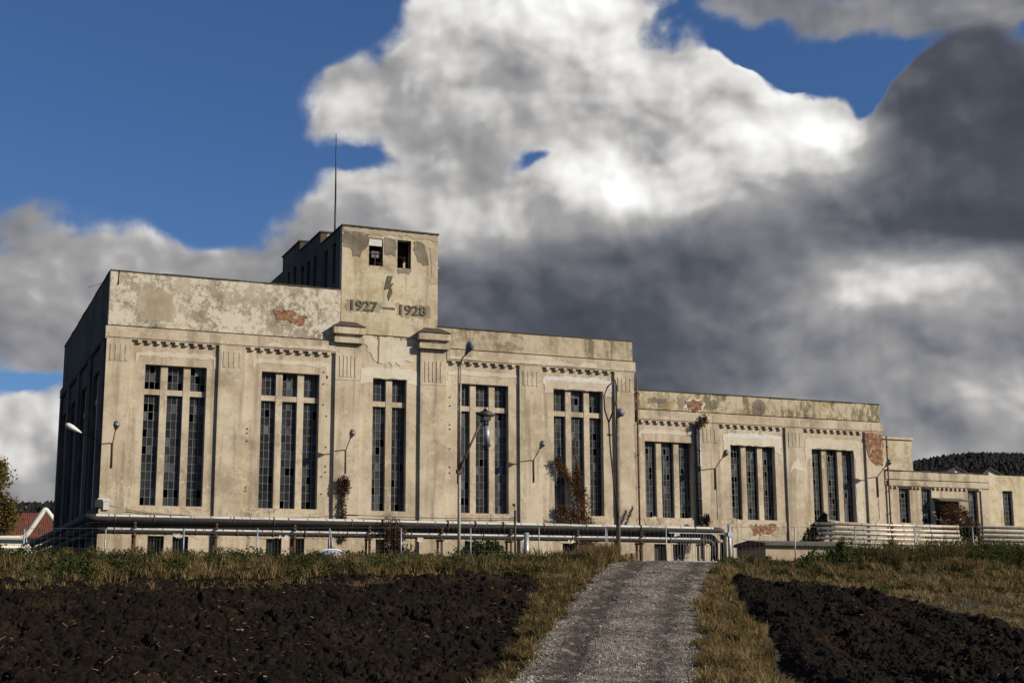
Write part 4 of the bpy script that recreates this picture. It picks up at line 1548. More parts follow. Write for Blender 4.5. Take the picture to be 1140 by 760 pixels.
PG = 'heating pipes along the front of the hall'
PY = 71.5
for label, r, y, z, x1, mat in (('thick pipe with painted bright top and dark underside, topmost of the run before the tall windows', .19, PY, 6.10, 43.0, 'pipe_silver'),
                                ('dull dark pipe between the two silver pipes before the hall', .16, PY + .42, 5.78, 42.7, 'pipe_dull_shaded'),
                                ('pipe with painted bright top and dark underside, lowest in the run before the tall windows', .15, PY - .05, 5.50, 42.3, 'pipe_silver')):
    t = MB()
    yb = 140.0
    dx = {.19: 0, .16: .35, .15: .55}[r]
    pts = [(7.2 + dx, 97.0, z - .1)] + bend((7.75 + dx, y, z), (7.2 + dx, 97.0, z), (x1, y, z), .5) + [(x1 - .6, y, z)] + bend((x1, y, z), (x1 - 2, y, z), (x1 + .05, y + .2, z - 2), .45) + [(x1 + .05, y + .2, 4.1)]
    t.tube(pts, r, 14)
    o = one('heating_pipe', label, 'pipe', t, 'pipe_dull_shaded', (x1 / 2, y, 4.0), PG)
    if mat == 'pipe_silver':       # pale shell imitates the lit top, dark body the shaded underside
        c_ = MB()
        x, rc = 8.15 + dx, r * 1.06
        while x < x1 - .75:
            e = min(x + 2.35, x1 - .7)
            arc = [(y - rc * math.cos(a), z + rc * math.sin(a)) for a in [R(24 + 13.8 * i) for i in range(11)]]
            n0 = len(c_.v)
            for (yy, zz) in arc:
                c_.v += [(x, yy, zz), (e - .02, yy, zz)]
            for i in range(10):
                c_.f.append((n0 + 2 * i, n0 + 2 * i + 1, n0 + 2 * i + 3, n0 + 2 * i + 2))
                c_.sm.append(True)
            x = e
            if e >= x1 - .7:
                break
        c_.build('lit_top_shell', 'pipe_silver', o)
    rr = random.Random(int(r * 1000))
    x = 9.0
    while x < x1 - 1.2:     # rusty collars and straps
        k = MB()
        k.tube([(x, y, z), (x + .06, y, z)], r * rr.choice((1.10, 1.16, 1.32)), 14)
        k.build('collar', 'rusty_metal', o)
        x += rr.uniform(1.4, 4.2)
t = MB()
t.tube([(42.5, PY - .05, 5.5), (42.85, PY - .05, 5.5)], .10, 10)
t.tube(bend((43.0, PY, 6.08), (42.0, PY, 6.08), (43.0, PY + .1, 5), .35) + [(43.02, PY + .1, 5.45)], .13, 10)
one('torn_lagging', 'torn pale lagging at the bent end of the silver pipes', 'pipe lagging', t, 'shed_wall', (42.8, PY, 5.2))

# loop of pipe beyond the side wall
t = MB()
t.tube([(2.0, 120, 7.35), (7.9, 120, 7.48)] + bend((8.34, 120, 7.55), (7.6, 120, 7.4), (9.75, 120, 9.8), .4) + bend((9.75, 120, 9.85), (8.34, 120, 7.55), (10.6, 120, 8.7), .25) + [(10.6, 120, 8.75)] + bend((11.0, 120, 8.2), (10.6, 120, 8.75), (11.0, 120, 4), .3) + [(11.0, 120, 4.0)], .20, 12)
one('loop_pipe', 'pale pipe climbing to a pointed loop left of the hall', 'pipe', t, 'white_render', (8, 120, 4.2))
t = MB()
t.tube([(2.0, 120.3, 6.75), (9.3, 120.3, 6.75)], .17, 10)
one('low_pipe', 'straight low pipe under the pointed pipe loop', 'pipe', t, 'pipe_pale', (5, 120.3, 4.2))
lt = empty('loop_trestle', (6, 120, 4.2), 'dark trestle posts carrying the pipes left of the hall', 'pipe support')
for x, zt in ((4.2, 7.2), (6.4, 7.2), (9.1, 7.2), (9.42, 8.6)):
    t = MB()
    t.box(x - .09, x + .09, 120.0 + .1 * (zt > 8), 120.4 - .1 * (zt > 8), lz(x, 120) - .2, zt)
    t.build('post', 'rusty_metal', lt)
t = MB()
t.box(4.1, 9.2, 120.12, 120.28, 6.45, 6.55)
t.build('crossbar', 'rusty_metal', lt)

# trestles
tre = None
for i, x in enumerate(np.arange(10.0, 42.5, 3.95)):
    if tre is None:
        z0 = 3.6
        root = empty('pipe_trestle', (x, PY, 4.0), 'rusty steel trestle holding up the silver pipes', 'pipe support', 'trestles under the silver pipes')
        m_ = MB()
        for yy in (PY - .12, PY + .5):
            m_.box(x - .05, x + .05, yy - .05, yy + .05, z0, 5.95)
        m_.build('upright', 'rusty_metal', root)
        m_ = MB()
        m_.box(x - .06, x + .06, PY - .35, PY + .65, 5.24, 5.34)
        m_.box(x - .06, x + .06, PY - .35, PY + .65, 5.66, 5.72)
        m_.box(x - .06, x + .06, PY - .30, PY + .55, 5.84, 5.885)
        m_.build('crossbar', 'rusty_metal', root)
        tre = root
        root['label'] = 'rusty pipe trestle nearest the left corner of the hall'
    else:
        c = copy_tree(tre)
        c.location = (x, PY, 4.0)
        c['label'] = ('rusty pipe trestle below the first tall window', 'rusty pipe trestle before the pilaster between the first two windows',
                      'rusty pipe trestle just right of the second tall window', 'rusty pipe trestle left of the narrow middle window', 'rusty pipe trestle right of the brown bush on the pipes',
                      'rusty pipe trestle near the foot of the tall pole lamp', 'rusty pipe trestle left of the big creeper', 'rusty pipe trestle just right of the big creeper',
                      'rusty pipe trestle by the bent end of the silver pipes')[min(i - 1, 8)]

# stack of pale pipes before the wing
RG = 'stacked pale pipes before the annex'
Y2 = 70.0
names = ('topmost', 'second from top', 'third from top', 'fourth from top', 'fifth from top', 'lowest')
for k, z in enumerate((6.52, 6.24, 5.97, 5.70, 5.43, 5.16)):
    for (a, b_, w) in ((48.3 + .1 * (k % 3), 58.55, 'left'), (60.1 + .08 * (k % 2), 82.0, 'right')):
        t = MB()
        t.tube([(a, Y2 - .012 * k, z), (b_, Y2 - .012 * k, z)], .082 if k != 2 else .10, 12)
        one('stacked_pipe', ('%s pale pipe in the stack before the third wing window' if w == 'left' else '%s pale pipe in the stack beyond the gap, right edge of photo') % names[k],
            'pipe', t, 'pipe_pale', ((a + b_) / 2, Y2, z), RG)
rk = None
for i, x in enumerate((49.4, 53.8, 58.5, 60.2, 64.6, 69.0, 73.4)):
    if rk is None:
        m_ = MB()
        m_.box(x - .05, x + .05, Y2 + .13, Y2 + .23, 3.7, 6.7)
        for z in (6.42, 6.14, 5.865, 5.60, 5.33, 5.06):
            m_.box(x - .04, x + .04, Y2 - .14, Y2 + .13, z - .025, z)
        rk = one('pipe_rack', 'brown steel rack post at the left end of the stacked pipes', 'pipe support', m_, 'rusty_metal', (x, Y2, 4), 'rack posts behind the stacked pipes')
    else:
        c = copy_tree(rk)
        c.location = (x, Y2, 4)
        c['label'] = ('', 'brown rack post below the third wing window', 'brown rack post left of the gap in the stacked pipes', 'brown rack post right of the gap in the stacked pipes',
                      'brown rack post right of the annex pilaster', 'brown rack post beyond the right edge of the photo', 'brown rack post farthest along the annex')[i]

t = MB()
rr = random.Random(8)
for x in (11.9, 17.3, 24.6, 30.4, 33.2, 39.9):
    z = rr.choice((5.42, 5.9))
    for k in range(3):
        a = x + rr.uniform(-.25, .25)
        t.quad([(a, PY - .22, z), (a + rr.uniform(.08, .25), PY - .23, z - .02), (a + rr.uniform(.05, .2), PY - .20, z - rr.uniform(.1, .3)), (a - .04, PY - .21, z - rr.uniform(.08, .22))])
tag(one('lagging_scraps', 'torn scraps of lagging hanging from the silver pipes', 'pipe lagging', t, 'white_render', (25, PY, 5.4)), kind='stuff')

# ------------------------------------------------------------------ wire fence and gate
FYL = 61.0
def fence(x0, x1, step, label, first=None):
    root = empty('wire_fence', ((x0 + x1) / 2, FYL, lz((x0 + x1) / 2, FYL)), label, 'fence')
    xs_ = np.arange(x0, x1 + .01, step) if first is None else first
    top = lambda x: 5.08 + (x - 10.4) * .020
    for i, x in enumerate(xs_):
        p_ = MB()
        z = lz(x, FYL)
        p_.tube([(x, FYL, z - .3), (x, FYL, top(x))], .030, 8)
        if i % 4 == 3:
            p_.tube([(x + .22, FYL, z - .3), (x + .06, FYL, top(x) - .1)], .025, 6)
        p_.build('fence_post', 'galvanised', root)
    m_ = MB()
    for h in (0.0, .33, .66, 1.0):
        pts = []
        for x in np.arange(xs_[0], xs_[-1] + .01, step / 2):
            z0 = lz(x, FYL)
            pts.append((x, FYL - .04, z0 + .1 + (top(x) - z0 - .1) * h))
        m_.tube(pts, .003 if h < 1 else .007, 4, cap=False)
    x = xs_[0]
    while x < xs_[-1]:
        z0 = lz(x, FYL)
        m_.box(x - .002, x + .002, FYL - .042, FYL - .038, z0 + .05, top(x))
        x += .25
    m_.build('mesh_wire', 'wire', root)
    return root


fence(-1.2, 33.0, 3.18, 'grey wire mesh fence on galvanised posts before the silver pipes', first=np.array([-5.4, -2.2, 1.0, 4.2, 7.38, 10.56, 13.68, 16.85, 20.13, 23.44, 26.83, 30.26, 33.5]))
fence(37.3, 78.0, 3.7, 'grey wire mesh fence right of the gate along the stacked pipes', first=np.array([37.2, 40.8, 44.45, 48.16, 51.95, 55.7, 59.5, 63.3, 67.1]))
gt = empty('metal_gate', (33.7, FYL, lz(35, FYL)), 'thin barred metal gate closing the top of the gravel track', 'gate')
m_ = MB()
zg = lz(35.3, FYL)
for x in np.arange(33.8, 37.0, .16):
    m_.box(x - .008, x + .008, FYL - .008, FYL + .008, zg + .12, zg + 1.45)
m_.build('bars', 'wire', gt)
m_ = MB()
for z in (zg + .10, zg + 1.45):
    m_.box(33.65, 37.05, FYL - .02, FYL + .02, z, z + .04)
m_.build('rail', 'galvanised', gt)
sp_ = MB()
for x in np.arange(33.8, 37.0, .32):
    sp_.box(x - .025, x + .025, FYL - .05, FYL - .03, zg + .16, zg + .22)
sp_.build('studs', 'board_white', gt)
t = MB()
t.tube([(36.95, FYL - .1, lz(36.95, FYL) - .3), (36.95, FYL - .1, 5.75)], .075, 10)
t.box(36.83, 37.07, FYL - .22, FYL + .02, 5.15, 5.35)
one('gate_post', 'pale galvanised gate post at the right end of the gate', 'post', t, 'galvanised', (36.95, FYL, 3.7))

# stout post and thin post
t = MB()
t.tube([(26.62, 62.0, 3.2), (26.62, 62.0, 5.22)], .125, 14)
one('stout_post', 'short stout galvanised post before the pipes', 'post', t, 'galvanised', (26.62, 62, 3.6))
r_ = empty('marker_post', (26.05, 62.0, 3.6), 'thin dark marker post with a small knob above the pipes', 'post')
t = MB()
t.tube([(26.05, 62.0, 3.2), (26.05, 62.0, 6.25)], .055, 8)
t.build('post_shaft', 'black_metal', r_)
t = MB()
t.tube([(26.02, 62.0, 6.32), (26.02, 62.0, 6.5)], .025, 6)
t.tube([(26.0, 62.0, 6.46), (26.0, 62.0, 6.56)], [.10, .06], 8)
t.build('knob', 'rusty_metal', r_)

# ------------------------------------------------------------------ lamps
def lamp_head(mb, a, d, L=.62, w=.17):
    """tear-shaped lantern from point a along d"""
    a, d = Vector(a), Vector(d).normalized()
    prof = [(0, .035), (.12, .06), (.35, .11), (.62, w), (.85, w * .95), (1.0, .05)]
    mb.tube([tuple(a + d * (L * t)) for t, r in prof], [r for t, r in prof], 12)


def wall_lamp(x, z, label, head_mat='lamp_grey', local=True):
    root = empty('wall_lamp', (x, FY, z), label, 'wall lamp', 'bracket lamps on the front wall')
    t = MB()
    t.tube([(x, FY - .16, z - 1.25), (x, FY - .16, z)], .04, 8)
    t.tube([(x, FY - .16, z - .02), (x, FY - .30, z + .10), (x, FY - 1.05, z + .58)], .026, 8)
    t.box(x - .05, x + .05, FY - .16, FY - .09, z - .35, z - .28)
    t.box(x - .05, x + .05, FY - .16, FY - .09, z - 1.1, z - 1.03)
    t.build('bracket', 'rusty_metal', root)
    h = MB()
    lamp_head(h, (x, FY - .98, z + .53), (0, -.84, .50), .72, .17)
    h = h.build('lantern', head_mat, root)
    g = MB()
    g.tube([(x, FY - 1.30, z + .68), (x, FY - 1.56, z + .84)], [.06, .11], 10)
    g.build('glass_bowl', 'lamp_white', h)
    return root


proto = wall_lamp(9.06, 10.02, 'grey bracket lamp right of the hall\'s left corner')
for x, z, label in ((21.2, 10.13, 'grey bracket lamp above the small hanging creeper'), (32.19, 10.0, 'grey bracket lamp between the fourth and fifth tall windows'),
                    (44.01, 9.95, 'grey bracket lamp between the first two wing windows'), (55.69, 9.81, 'grey bracket lamp below the brick patch at the wing\'s end')):
    c = copy_tree(proto)
    c.location = (x, FY, z)
    c['label'] = label
sl_ = empty('wall_lamp', (WX, 74.6, 10.1), 'white bracket lamp sticking out left over the shaded side wall', 'wall lamp')
t = MB()
t.tube([(WX - .13, 74.6, 9.0), (WX - .13, 74.6, 10.08), (WX - .22, 74.6, 10.22), (7.45, 74.6, 10.63)], .028, 8)
t.tube([(WX - .10, 74.3, 10.0), (WX - .12, 74.3, 9.7), (WX - .09, 74.3, 9.4), (WX - .14, 74.3, 9.15)], .02, 6)
t.build('bracket', 'cable_black', sl_)
h = MB()
lamp_head(h, (7.6, 74.6, 10.55), (-.89, 0, .46), .9, .15)
h.build('lantern', 'lamp_white', sl_)

# tall pole with a tilted floodlight
pl = empty('pole_lamp', (23.28, 62.0, 3.6), 'tall grey lamp pole with a lantern on top before the fourth window', 'lamp post')
t = MB()
t.tube([(23.25, 62, 3.3), (23.26, 62, 8.2)], [.085, .07], 12)
t.tube([(23.26, 62, 8.2), (23.32, 62, 13.0)], [.062, .045], 12)
t.tube([(23.32, 62, 13.0), (23.33, 61.9, 13.25), (23.35, 61.3, 13.42)], .036, 8)
t.build('pole', 'pole_grey', pl)
t = MB()
t.tube([(23.175, 62, 7.4), (23.20, 62, 12.9)], .035, 6)
t.build('cable_conduit', 'rusty_metal', pl)
h = MB()
lamp_head(h, (23.34, 61.5, 13.35), (.05, -.82, .50), .95, .20)
h.build('lantern', 'lamp_grey', pl)
fl_ = empty('floodlight', (23.3, 61.9, 8.0), 'black floodlight with a grey ballast on a slanting arm of the pole', 'floodlight')
t = MB()
t.tube([(23.18, 61.9, 7.98), (24.35, 61.9, 10.42)], .055, 8)
t.box(23.12, 23.36, 61.86, 62.1, 7.88, 8.06)
t.build('arm', 'rusty_metal', fl_)
t = MB()
prof = [(-.50, .03), (-.36, .08), (-.18, .17), (.0, .21), (.18, .16), (.32, .08), (.50, .03)]
t.tube([(24.55 + u, 61.85, 10.68 - .02 * u) for u, r in prof], [r for u, r in prof], 12)
t.box(24.38, 24.72, 61.7, 62.0, 10.38, 10.56)
t.tube([(24.5, 61.85, 10.1), (24.5, 61.85, 10.42)], .10, 8)
t.tube([(24.5, 61.85, 10.86), (24.5, 61.85, 11.0)], [.12, .02], 8)
t.build('lamp_body', 'black_metal', fl_)
t = MB()
t.tube([(24.56, 61.8, 9.22), (24.54, 61.8, 10.12)], .145, 12)
t.build('ballast', 'galvanised', fl_)
t = MB()
t.tube([(24.36, 61.8, 9.10), (24.46, 61.8, 9.20), (24.60, 61.8, 9.14), (24.74, 61.8, 9.24)], .05, 6)
t.build('hook', 'black_metal', fl_)

# leaning wooden-brown pole with loop of cable
p2 = empty('pole_lamp', (31.45, 62.0, 3.7), 'brown pole with a round grey lantern and a loop of cable by the track', 'lamp post')
t = MB()
t.tube([(31.42, 62, 3.3), (31.5, 62, 10.9)], [.115, .085], 12)
t.build('pole', 'pole_brown', p2)
h = MB()
lamp_head(h, (31.5, 62.0, 10.85), (.02, -.8, .55), .62, .22)
h.build('lantern', 'lamp_grey', p2)
t = MB()
t.tube([(31.42, 61.9, 6.0), (31.2, 61.9, 7.6), (31.05, 61.9, 9.2), (30.98, 61.9, 10.6), (30.78, 61.9, 11.2), (30.74, 61.9, 11.9), (30.95, 61.9, 12.35), (31.38, 61.95, 12.75), (31.46, 61.95, 12.4), (31.44, 61.95, 11.7), (31.15, 61.9, 11.0), (30.98, 61.9, 10.6)], .04, 8)
t.tube([(30.9, 61.9, 10.0), (31.12, 61.9, 10.0)], .05, 6)
t.build('cable_loop', 'cable_black', p2)
t = MB()
t.tube([(31.47, 62, 10.8), (31.47, 62, 12.5)], .05, 8)
t.build('pole_tip', 'pole_brown', p2)

# ------------------------------------------------------------------ low shed, basin, house
sh = empty('low_shed', (45.0, 69.0, 4.0), 'low flat-roofed shed half hidden in weeds before the wing', 'shed')
m_ = MB()
m_.box(43.3, 48.2, 67.6, 70.6, 3.7, 5.10)
m_.build('shed_wall', 'shed_wall', sh)
m_ = MB()
x0, x1, y0, y1 = 43.1, 48.4, 67.35, 70.75
m_.quad([(x0, y0, 5.103), (x1, y0, 5.103), (x1, y0, 5.24), (x0, y0, 5.24)])
m_.quad([(x0, y1, 5.103), (x0, y1, 5.24), (x1, y1, 5.24), (x1, y1, 5.103)])
m_.quad([(x0, y0, 5.103), (x0, y0, 5.24), (x0, (y0 + y1) / 2, 5.44), (x0, y1, 5.24), (x0, y1, 5.103)])
m_.quad([(x1, y0, 5.103), (x1, y1, 5.103), (x1, y1, 5.24), (x1, (y0 + y1) / 2, 5.44), (x1, y0, 5.24)])
m_.quad([(x0, y0, 5.24), (x1, y0, 5.24), (x1, (y0 + y1) / 2, 5.44), (x0, (y0 + y1) / 2, 5.44)])
m_.quad([(x0, y1, 5.24), (x0, (y0 + y1) / 2, 5.44), (x1, (y0 + y1) / 2, 5.44), (x1, y1, 5.24)])
m_.quad([(x0, y0, 5.103), (x0, y1, 5.103), (x1, y1, 5.103), (x1, y0, 5.103)])
m_.build('shed_roof', 'shed_roof', sh)
m_ = MB()
m_.box(48.6, 56.0, 68.6, 68.9, 3.8, 4.95)
one('low_wall', 'low cream wall under the stacked pipes behind the weeds', 'wall', m_, 'shed_wall', (52, 68.7, 4))

bs_ = empty('basin', (15.95, 57.5, 3.5), 'upturned grey-blue basin with a white rim in the grass', 'basin')
m_ = MB()
for i in range(8):
    pass
prof = [(.02, 4.10), (.20, 4.09), (.36, 4.03), (.45, 3.93), (.50, 3.75), (.52, 3.4)]
m_.tube([(15.95, 57.5, z) for r, z in prof], [r for r, z in prof], 20)
m_.build('bowl', 'basin_grey', bs_)
m_ = MB()
m_.tube([(15.95 + .47 * math.cos(a), 57.42 - .1 * math.sin(a), 3.95 + .17 * math.sin(a)) for a in [math.pi * i / 14 for i in range(15)]], .03, 6)
m_.build('rim', 'rim_white', bs_)

hs = empty('house', (9.8, 142.0, 4.1), 'house with a red tiled roof in the distance left of the hall', 'house')
m_ = MB()
m_.box(5.5, 20, 142, 150, 3.9, 8.9)
m_.build('wall', 'white_render', hs)
m_ = MB()
m_.quad([(4.9, 141.4, 8.7), (20.6, 141.4, 8.7), (20.6, 146, 11.2), (4.9, 146, 11.2)])
m_.quad([(4.9, 150.6, 8.7), (4.9, 146, 11.2), (20.6, 146, 11.2), (20.6, 150.6, 8.7)])
m_.quad([(4.9, 141.4, 8.55), (4.9, 146, 11.05), (20.6, 146, 11.05), (20.6, 141.4, 8.55)])
m_.quad([(4.9, 141.4, 8.55), (20.6, 141.4, 8.55), (20.6, 141.4, 8.7), (4.9, 141.4, 8.7)])
m_.build('roof', 'red_tiles', hs)
m_ = MB()
for x in (7.5, 10.5, 13.5):
    m_.box(x - .5, x + .5, 141.96, 141.998, 5.4, 6.9)
m_.build('window', 'black_metal', hs)

# ------------------------------------------------------------------ far hills and their woods
def hill_h(x, y):
    r = np.interp(x, [-600, -60, 40, 90, 300, 560, 680, 740, 800, 900, 1100, 1500, 2200], [10, 56, 61, 64, 60, 70, 103, 117, 119, 116, 124, 90, 20])
    return 4 + (r - 4) * np.exp(-((y - 900) / 210.0) ** 2) + 6 * (fbm(x / 60., y / 60., 3, 51) - .5)


xs_, ys_ = np.arange(-700, 2300, 25.), np.arange(480, 1400, 25.)
X, Y = np.meshgrid(xs_, ys_)
Z = hill_h(X, Y) - np.where((Y < 520) | (Y > 1360), 12, 0) - 2
n_, m2 = X.shape
idx = np.arange(n_ * m2).reshape(n_, m2)
F = np.stack([idx[:-1, :-1], idx[:-1, 1:], idx[1:, 1:], idx[1:, :-1]], -1).reshape(-1, 4)
tag(np_mesh('hills', np.stack([X, Y, Z], -1).reshape(-1, 3), F, 'hill_floor', smooth=True), 'dark wooded hills behind the building', 'hill', kind='structure')


def forest():
    g = np.random.default_rng(4)
    pts = []
    for (xa, xb, n) in ((-40, 140, 4000), (520, 1150, 15000)):
        pts.append(np.stack([g.uniform(xa, xb, n), g.uniform(690, 930, n)], 1))
    P_ = np.concatenate(pts)
    n = len(P_)
    h = g.uniform(2.8, 5.5, n)
    wd = h * g.uniform(.45, .85, n)
    z = hill_h(P_[:, 0], P_[:, 1])
    K = 6
    V, Fc = [], []
    ang = np.arange(K) / K * 2 * np.pi
    for tier, (zb, zt, rb_) in enumerate(((.05, .6, 1.0), (.35, .85, .72), (.62, 1.0, .45))):
        ph = g.uniform(0, 6, n)
        ring = np.stack([P_[:, 0, None] + wd[:, None] * rb_ * np.cos(ang + ph[:, None]) * g.uniform(.75, 1.2, (n, K)),
                         P_[:, 1, None] + wd[:, None] * rb_ * np.sin(ang + ph[:, None]), z[:, None] + h[:, None] * zb + g.uniform(-.4, .4, (n, K))], -1)
        tip = np.stack([P_[:, 0], P_[:, 1], z + h * zt], -1)[:, None]
        blk = np.concatenate([ring, tip], 1)
        base = len(V) * n * (K + 1)
        i0 = base + np.arange(n)[:, None] * (K + 1)
        k = np.arange(K)
        Fc.append(np.stack([i0 + k, i0 + (k + 1) % K, np.broadcast_to(i0 + K, (n, K))], -1).reshape(-1, 3))
        V.append(blk.reshape(-1, 3))
    o = np_mesh('forest', np.concatenate(V), np.concatenate(Fc), 'conifer')
    tag(o, 'dark conifer forest covering the far hills', 'forest', kind='stuff')


forest()

# ------------------------------------------------------------------ plants
def leaf_cards(pts, size, g, flat=0.0):
    """small bent leaf quads at pts, random directions"""
    n = len(pts)
    d = g.normal(size=(n, 3))
    d[:, 2] *= (1 - flat)
    d /= np.linalg.norm(d, axis=1)[:, None]
    e = np.cross(d, g.normal(size=(n, 3)))
    e /= np.linalg.norm(e, axis=1)[:, None]
    s = size * g.uniform(.6, 1.4, n)[:, None]
    a, b_ = d * s, e * s * .55
    V = np.stack([pts - a, pts - b_ * .9, pts + a, pts + b_], 1).reshape(-1, 3)
    F_ = np.arange(n * 4).reshape(n, 4)
    return V, F_


def leaves(name, pts, size, mat, tint, parent, seed=0):
    g = np.random.default_rng(seed)
    V, F_ = leaf_cards(pts, size, g)
    return np_mesh(name, V, F_, mat, np.repeat(np.clip(tint, 0, 1), 4), parent=parent)


def around(path, rad, n, g):
    """points scattered round a polyline with varying radius"""
    path = np.array(path, float)
    seg = g.integers(0, len(path) - 1, n)
    t = g.random(n)[:, None]
    c = path[seg] * (1 - t) + path[seg + 1] * t
    r = np.array(rad, float)
    rr_ = (r[seg] * (1 - t[:, 0]) + r[seg + 1] * t[:, 0])[:, None]
    q = g.normal(size=(n, 3))
    q /= np.linalg.norm(q, axis=1)[:, None]
    return c + q * rr_ * (g.random(n)[:, None] ** .45)


def creeper(name, label, loc, paths, n, size, mat, seed, squash=.35, group=None, cat='creeper', lo=0.0, hi=1.0, stem_r=.02):
    root = empty(name, loc, label, cat, group)
    g = np.random.default_rng(seed)
    st = MB()
    rr_ = random.Random(seed)
    P_ = []
    for path, rad, share in paths:
        for k in range(5):
            st.tube([(x + rr_.uniform(-.5, .5) * r, y + rr_.uniform(-.2, .2) * r * squash, z + rr_.uniform(-.2, .2) * r) for (x, y, z), r in zip(path, rad)], stem_r, 5)
        q = around(path, rad, int(n * share), g)
        yc = np.interp(q[:, 0] * 0, [0, 1], [path[0][1], path[0][1]])
        q[:, 1] = yc + (q[:, 1] - yc) * squash
        P_.append(q)
    for path, rad, share in paths:      # bare side shoots
        for k in range(int(60 * share)):
            i = rr_.randrange(len(path) - 1)
            f = rr_.random()
            c0 = [path[i][j] * (1 - f) + path[i + 1][j] * f for j in range(3)]
            r = rad[i]
            c1 = (c0[0] + rr_.uniform(-1.25, 1.25) * r, c0[1] + rr_.uniform(-.6, .25) * r * squash, c0[2] + rr_.uniform(-.5, 1.1) * r)
            st.tube([tuple(c0), tuple((c0[j] + c1[j]) / 2 + rr_.uniform(-.1, .1) * r for j in range(3)), c1], [stem_r * .7, stem_r * .5, stem_r * .2], 4)
    st.build('stem', 'twig', root)
    P_ = np.concatenate(P_)
    t = lo + (hi - lo) * np.clip(.5 + g.normal(0, .22, len(P_)) + .5 * (fbm(P_[:, 0] * 2, P_[:, 2] * 2, 3, seed) - .5), 0, 1)
    leaves('foliage', P_, size, mat, t, root, seed)
    return root


creeper('creeper', 'big red-brown creeper climbing over the fifth tall window', (35.3, 73.7, 4.2),
        [([(35.5, 73.72, 4.3), (35.35, 73.72, 5.8), (35.15, 73.72, 7.0), (34.95, 73.72, 8.3), (34.75, 73.72, 9.5)], [.75, .75, .75, .55, .25], .62),
         ([(34.9, 73.72, 8.0), (34.35, 73.72, 9.0), (33.8, 73.72, 9.6), (33.55, 73.72, 10.1)], [.4, .35, .40, .28], .16),
         ([(34.6, 73.72, 6.6), (34.0, 73.72, 7.0), (33.75, 73.72, 7.3)], [.55, .5, .3], .14),
         ([(35.0, 73.72, 9.0), (34.7, 73.72, 10.4), (34.72, 73.72, 11.4)], [.2, .10, .03], .03)], 4600, .06, 'creeper_leaf', 1, squash=.3, lo=.1)
creeper('creeper', 'small dark red creeper hanging below a wall lamp', (21.1, 73.68, 6.4),
        [([(21.1, 73.68, 8.5), (21.1, 73.68, 8.0)], [.36, .44], .5), ([(21.1, 73.68, 8.1), (21.05, 73.68, 7.2), (21.1, 73.68, 6.3), (21.1, 73.68, 5.3)], [.34, .26, .24, .22], .5)], 1100, .06, 'creeper_leaf', 2, lo=-.1, hi=.8)
creeper('dry_bush', 'brown dry bush tangled over the silver pipes', (22.9, 71.0, 4.1),
        [([(22.9, 71.0, 4.0), (22.95, 71.0, 5.4), (22.95, 71.0, 6.0)], [.9, .75, .62], .8), ([(22.4, 71.0, 5.2), (23.6, 71.0, 5.7)], [.4, .35], .2)], 1700, .06, 'creeper_leaf', 3, squash=.8, cat='bush', lo=-.1, hi=.55)
creeper('creeper', 'dark tuft of weeds clinging to the top of the wing downpipe', (42.9, 73.6, 12.3),
        [([(42.7, 73.65, 12.4), (43.2, 73.65, 12.6), (43.3, 73.65, 12.9)], [.30, .34, .34], 1.0)], 330, .055, 'creeper_leaf', 4, lo=-.2, hi=.5, stem_r=.012)
creeper('bush', 'dark bush at the foot of the wing downpipe', (42.8, 73.2, 5.6),
        [([(42.75, 73.2, 5.6), (42.75, 73.2, 6.6), (42.95, 73.2, 7.0)], [.5, .42, .22], 1.0)], 800, .065, 'dark_leaf', 5, cat='bush', stem_r=.015)
creeper('creeper_heap', 'black heap of dead creeper slumped against the stacked pipe ends', (49.3, 71.8, 4.2),
        [([(49.0, 71.8, 4.6), (49.2, 71.8, 5.6), (49.9, 71.8, 6.5)], [.9, .75, .55], .75), ([(49.9, 71.8, 6.4), (50.2, 71.8, 7.2)], [.5, .12], .25)], 4200, .09, 'dark_leaf', 6, squash=.7, lo=-.2, hi=.6)
creeper('creeper', 'rust red creeper hanging under the annex awning', (61.0, 73.3, 4.2),
        [([(60.2, 73.3, 7.7), (61.0, 73.3, 7.9), (61.9, 73.3, 7.6), (62.5, 73.3, 6.7)], [.40, .55, .45, .3], .5), ([(60.4, 73.3, 7.0), (61.3, 73.3, 7.0), (62.1, 73.3, 6.6)], [.65, .7, .5], .5)], 2600, .065, 'creeper_leaf', 7, lo=0, hi=.9)
creeper('bush', 'dark bush filling the gap in the stacked pipes', (59.6, 70.3, 4.2),
        [([(59.4, 70.3, 4.4), (59.4, 70.3, 5.8), (59.3, 70.3, 6.5)], [.7, .65, .4], .6), ([(59.8, 70.6, 6.0), (60.6, 70.6, 6.6)], [.45, .35], .4)], 1900, .07, 'dark_leaf', 8, squash=.8, cat='bush')
creeper('dry_plant', 'thin dry twig leaning on the wall below the rusty downpipe', (37.9, 73.5, 6.2),
        [([(37.7, 73.6, 6.3), (38.0, 73.6, 6.9), (38.3, 73.6, 7.5)], [.14, .16, .10], 1)], 160, .05, 'creeper_leaf', 9, cat='plant', stem_r=.012)
creeper('bush', 'low grey bush under the silver pipes by the narrow window', (22.2, 69.5, 4.0),
        [([(21.8, 69.5, 4.2), (23.4, 69.5, 4.5)], [.6, .6], 1)], 1200, .08, 'dark_leaf', 10, squash=.8, cat='bush', hi=1.0)
creeper('bush', 'green bush under the pipes right of the lamp pole', (25.6, 66, 4.0),
        [([(24.6, 66, 4.1), (26.0, 66, 4.7), (27.0, 66, 4.3)], [.55, .6, .5], 1)], 1800, .08, 'weed_leaf', 11, squash=.8, cat='bush', lo=-.1, hi=.7)

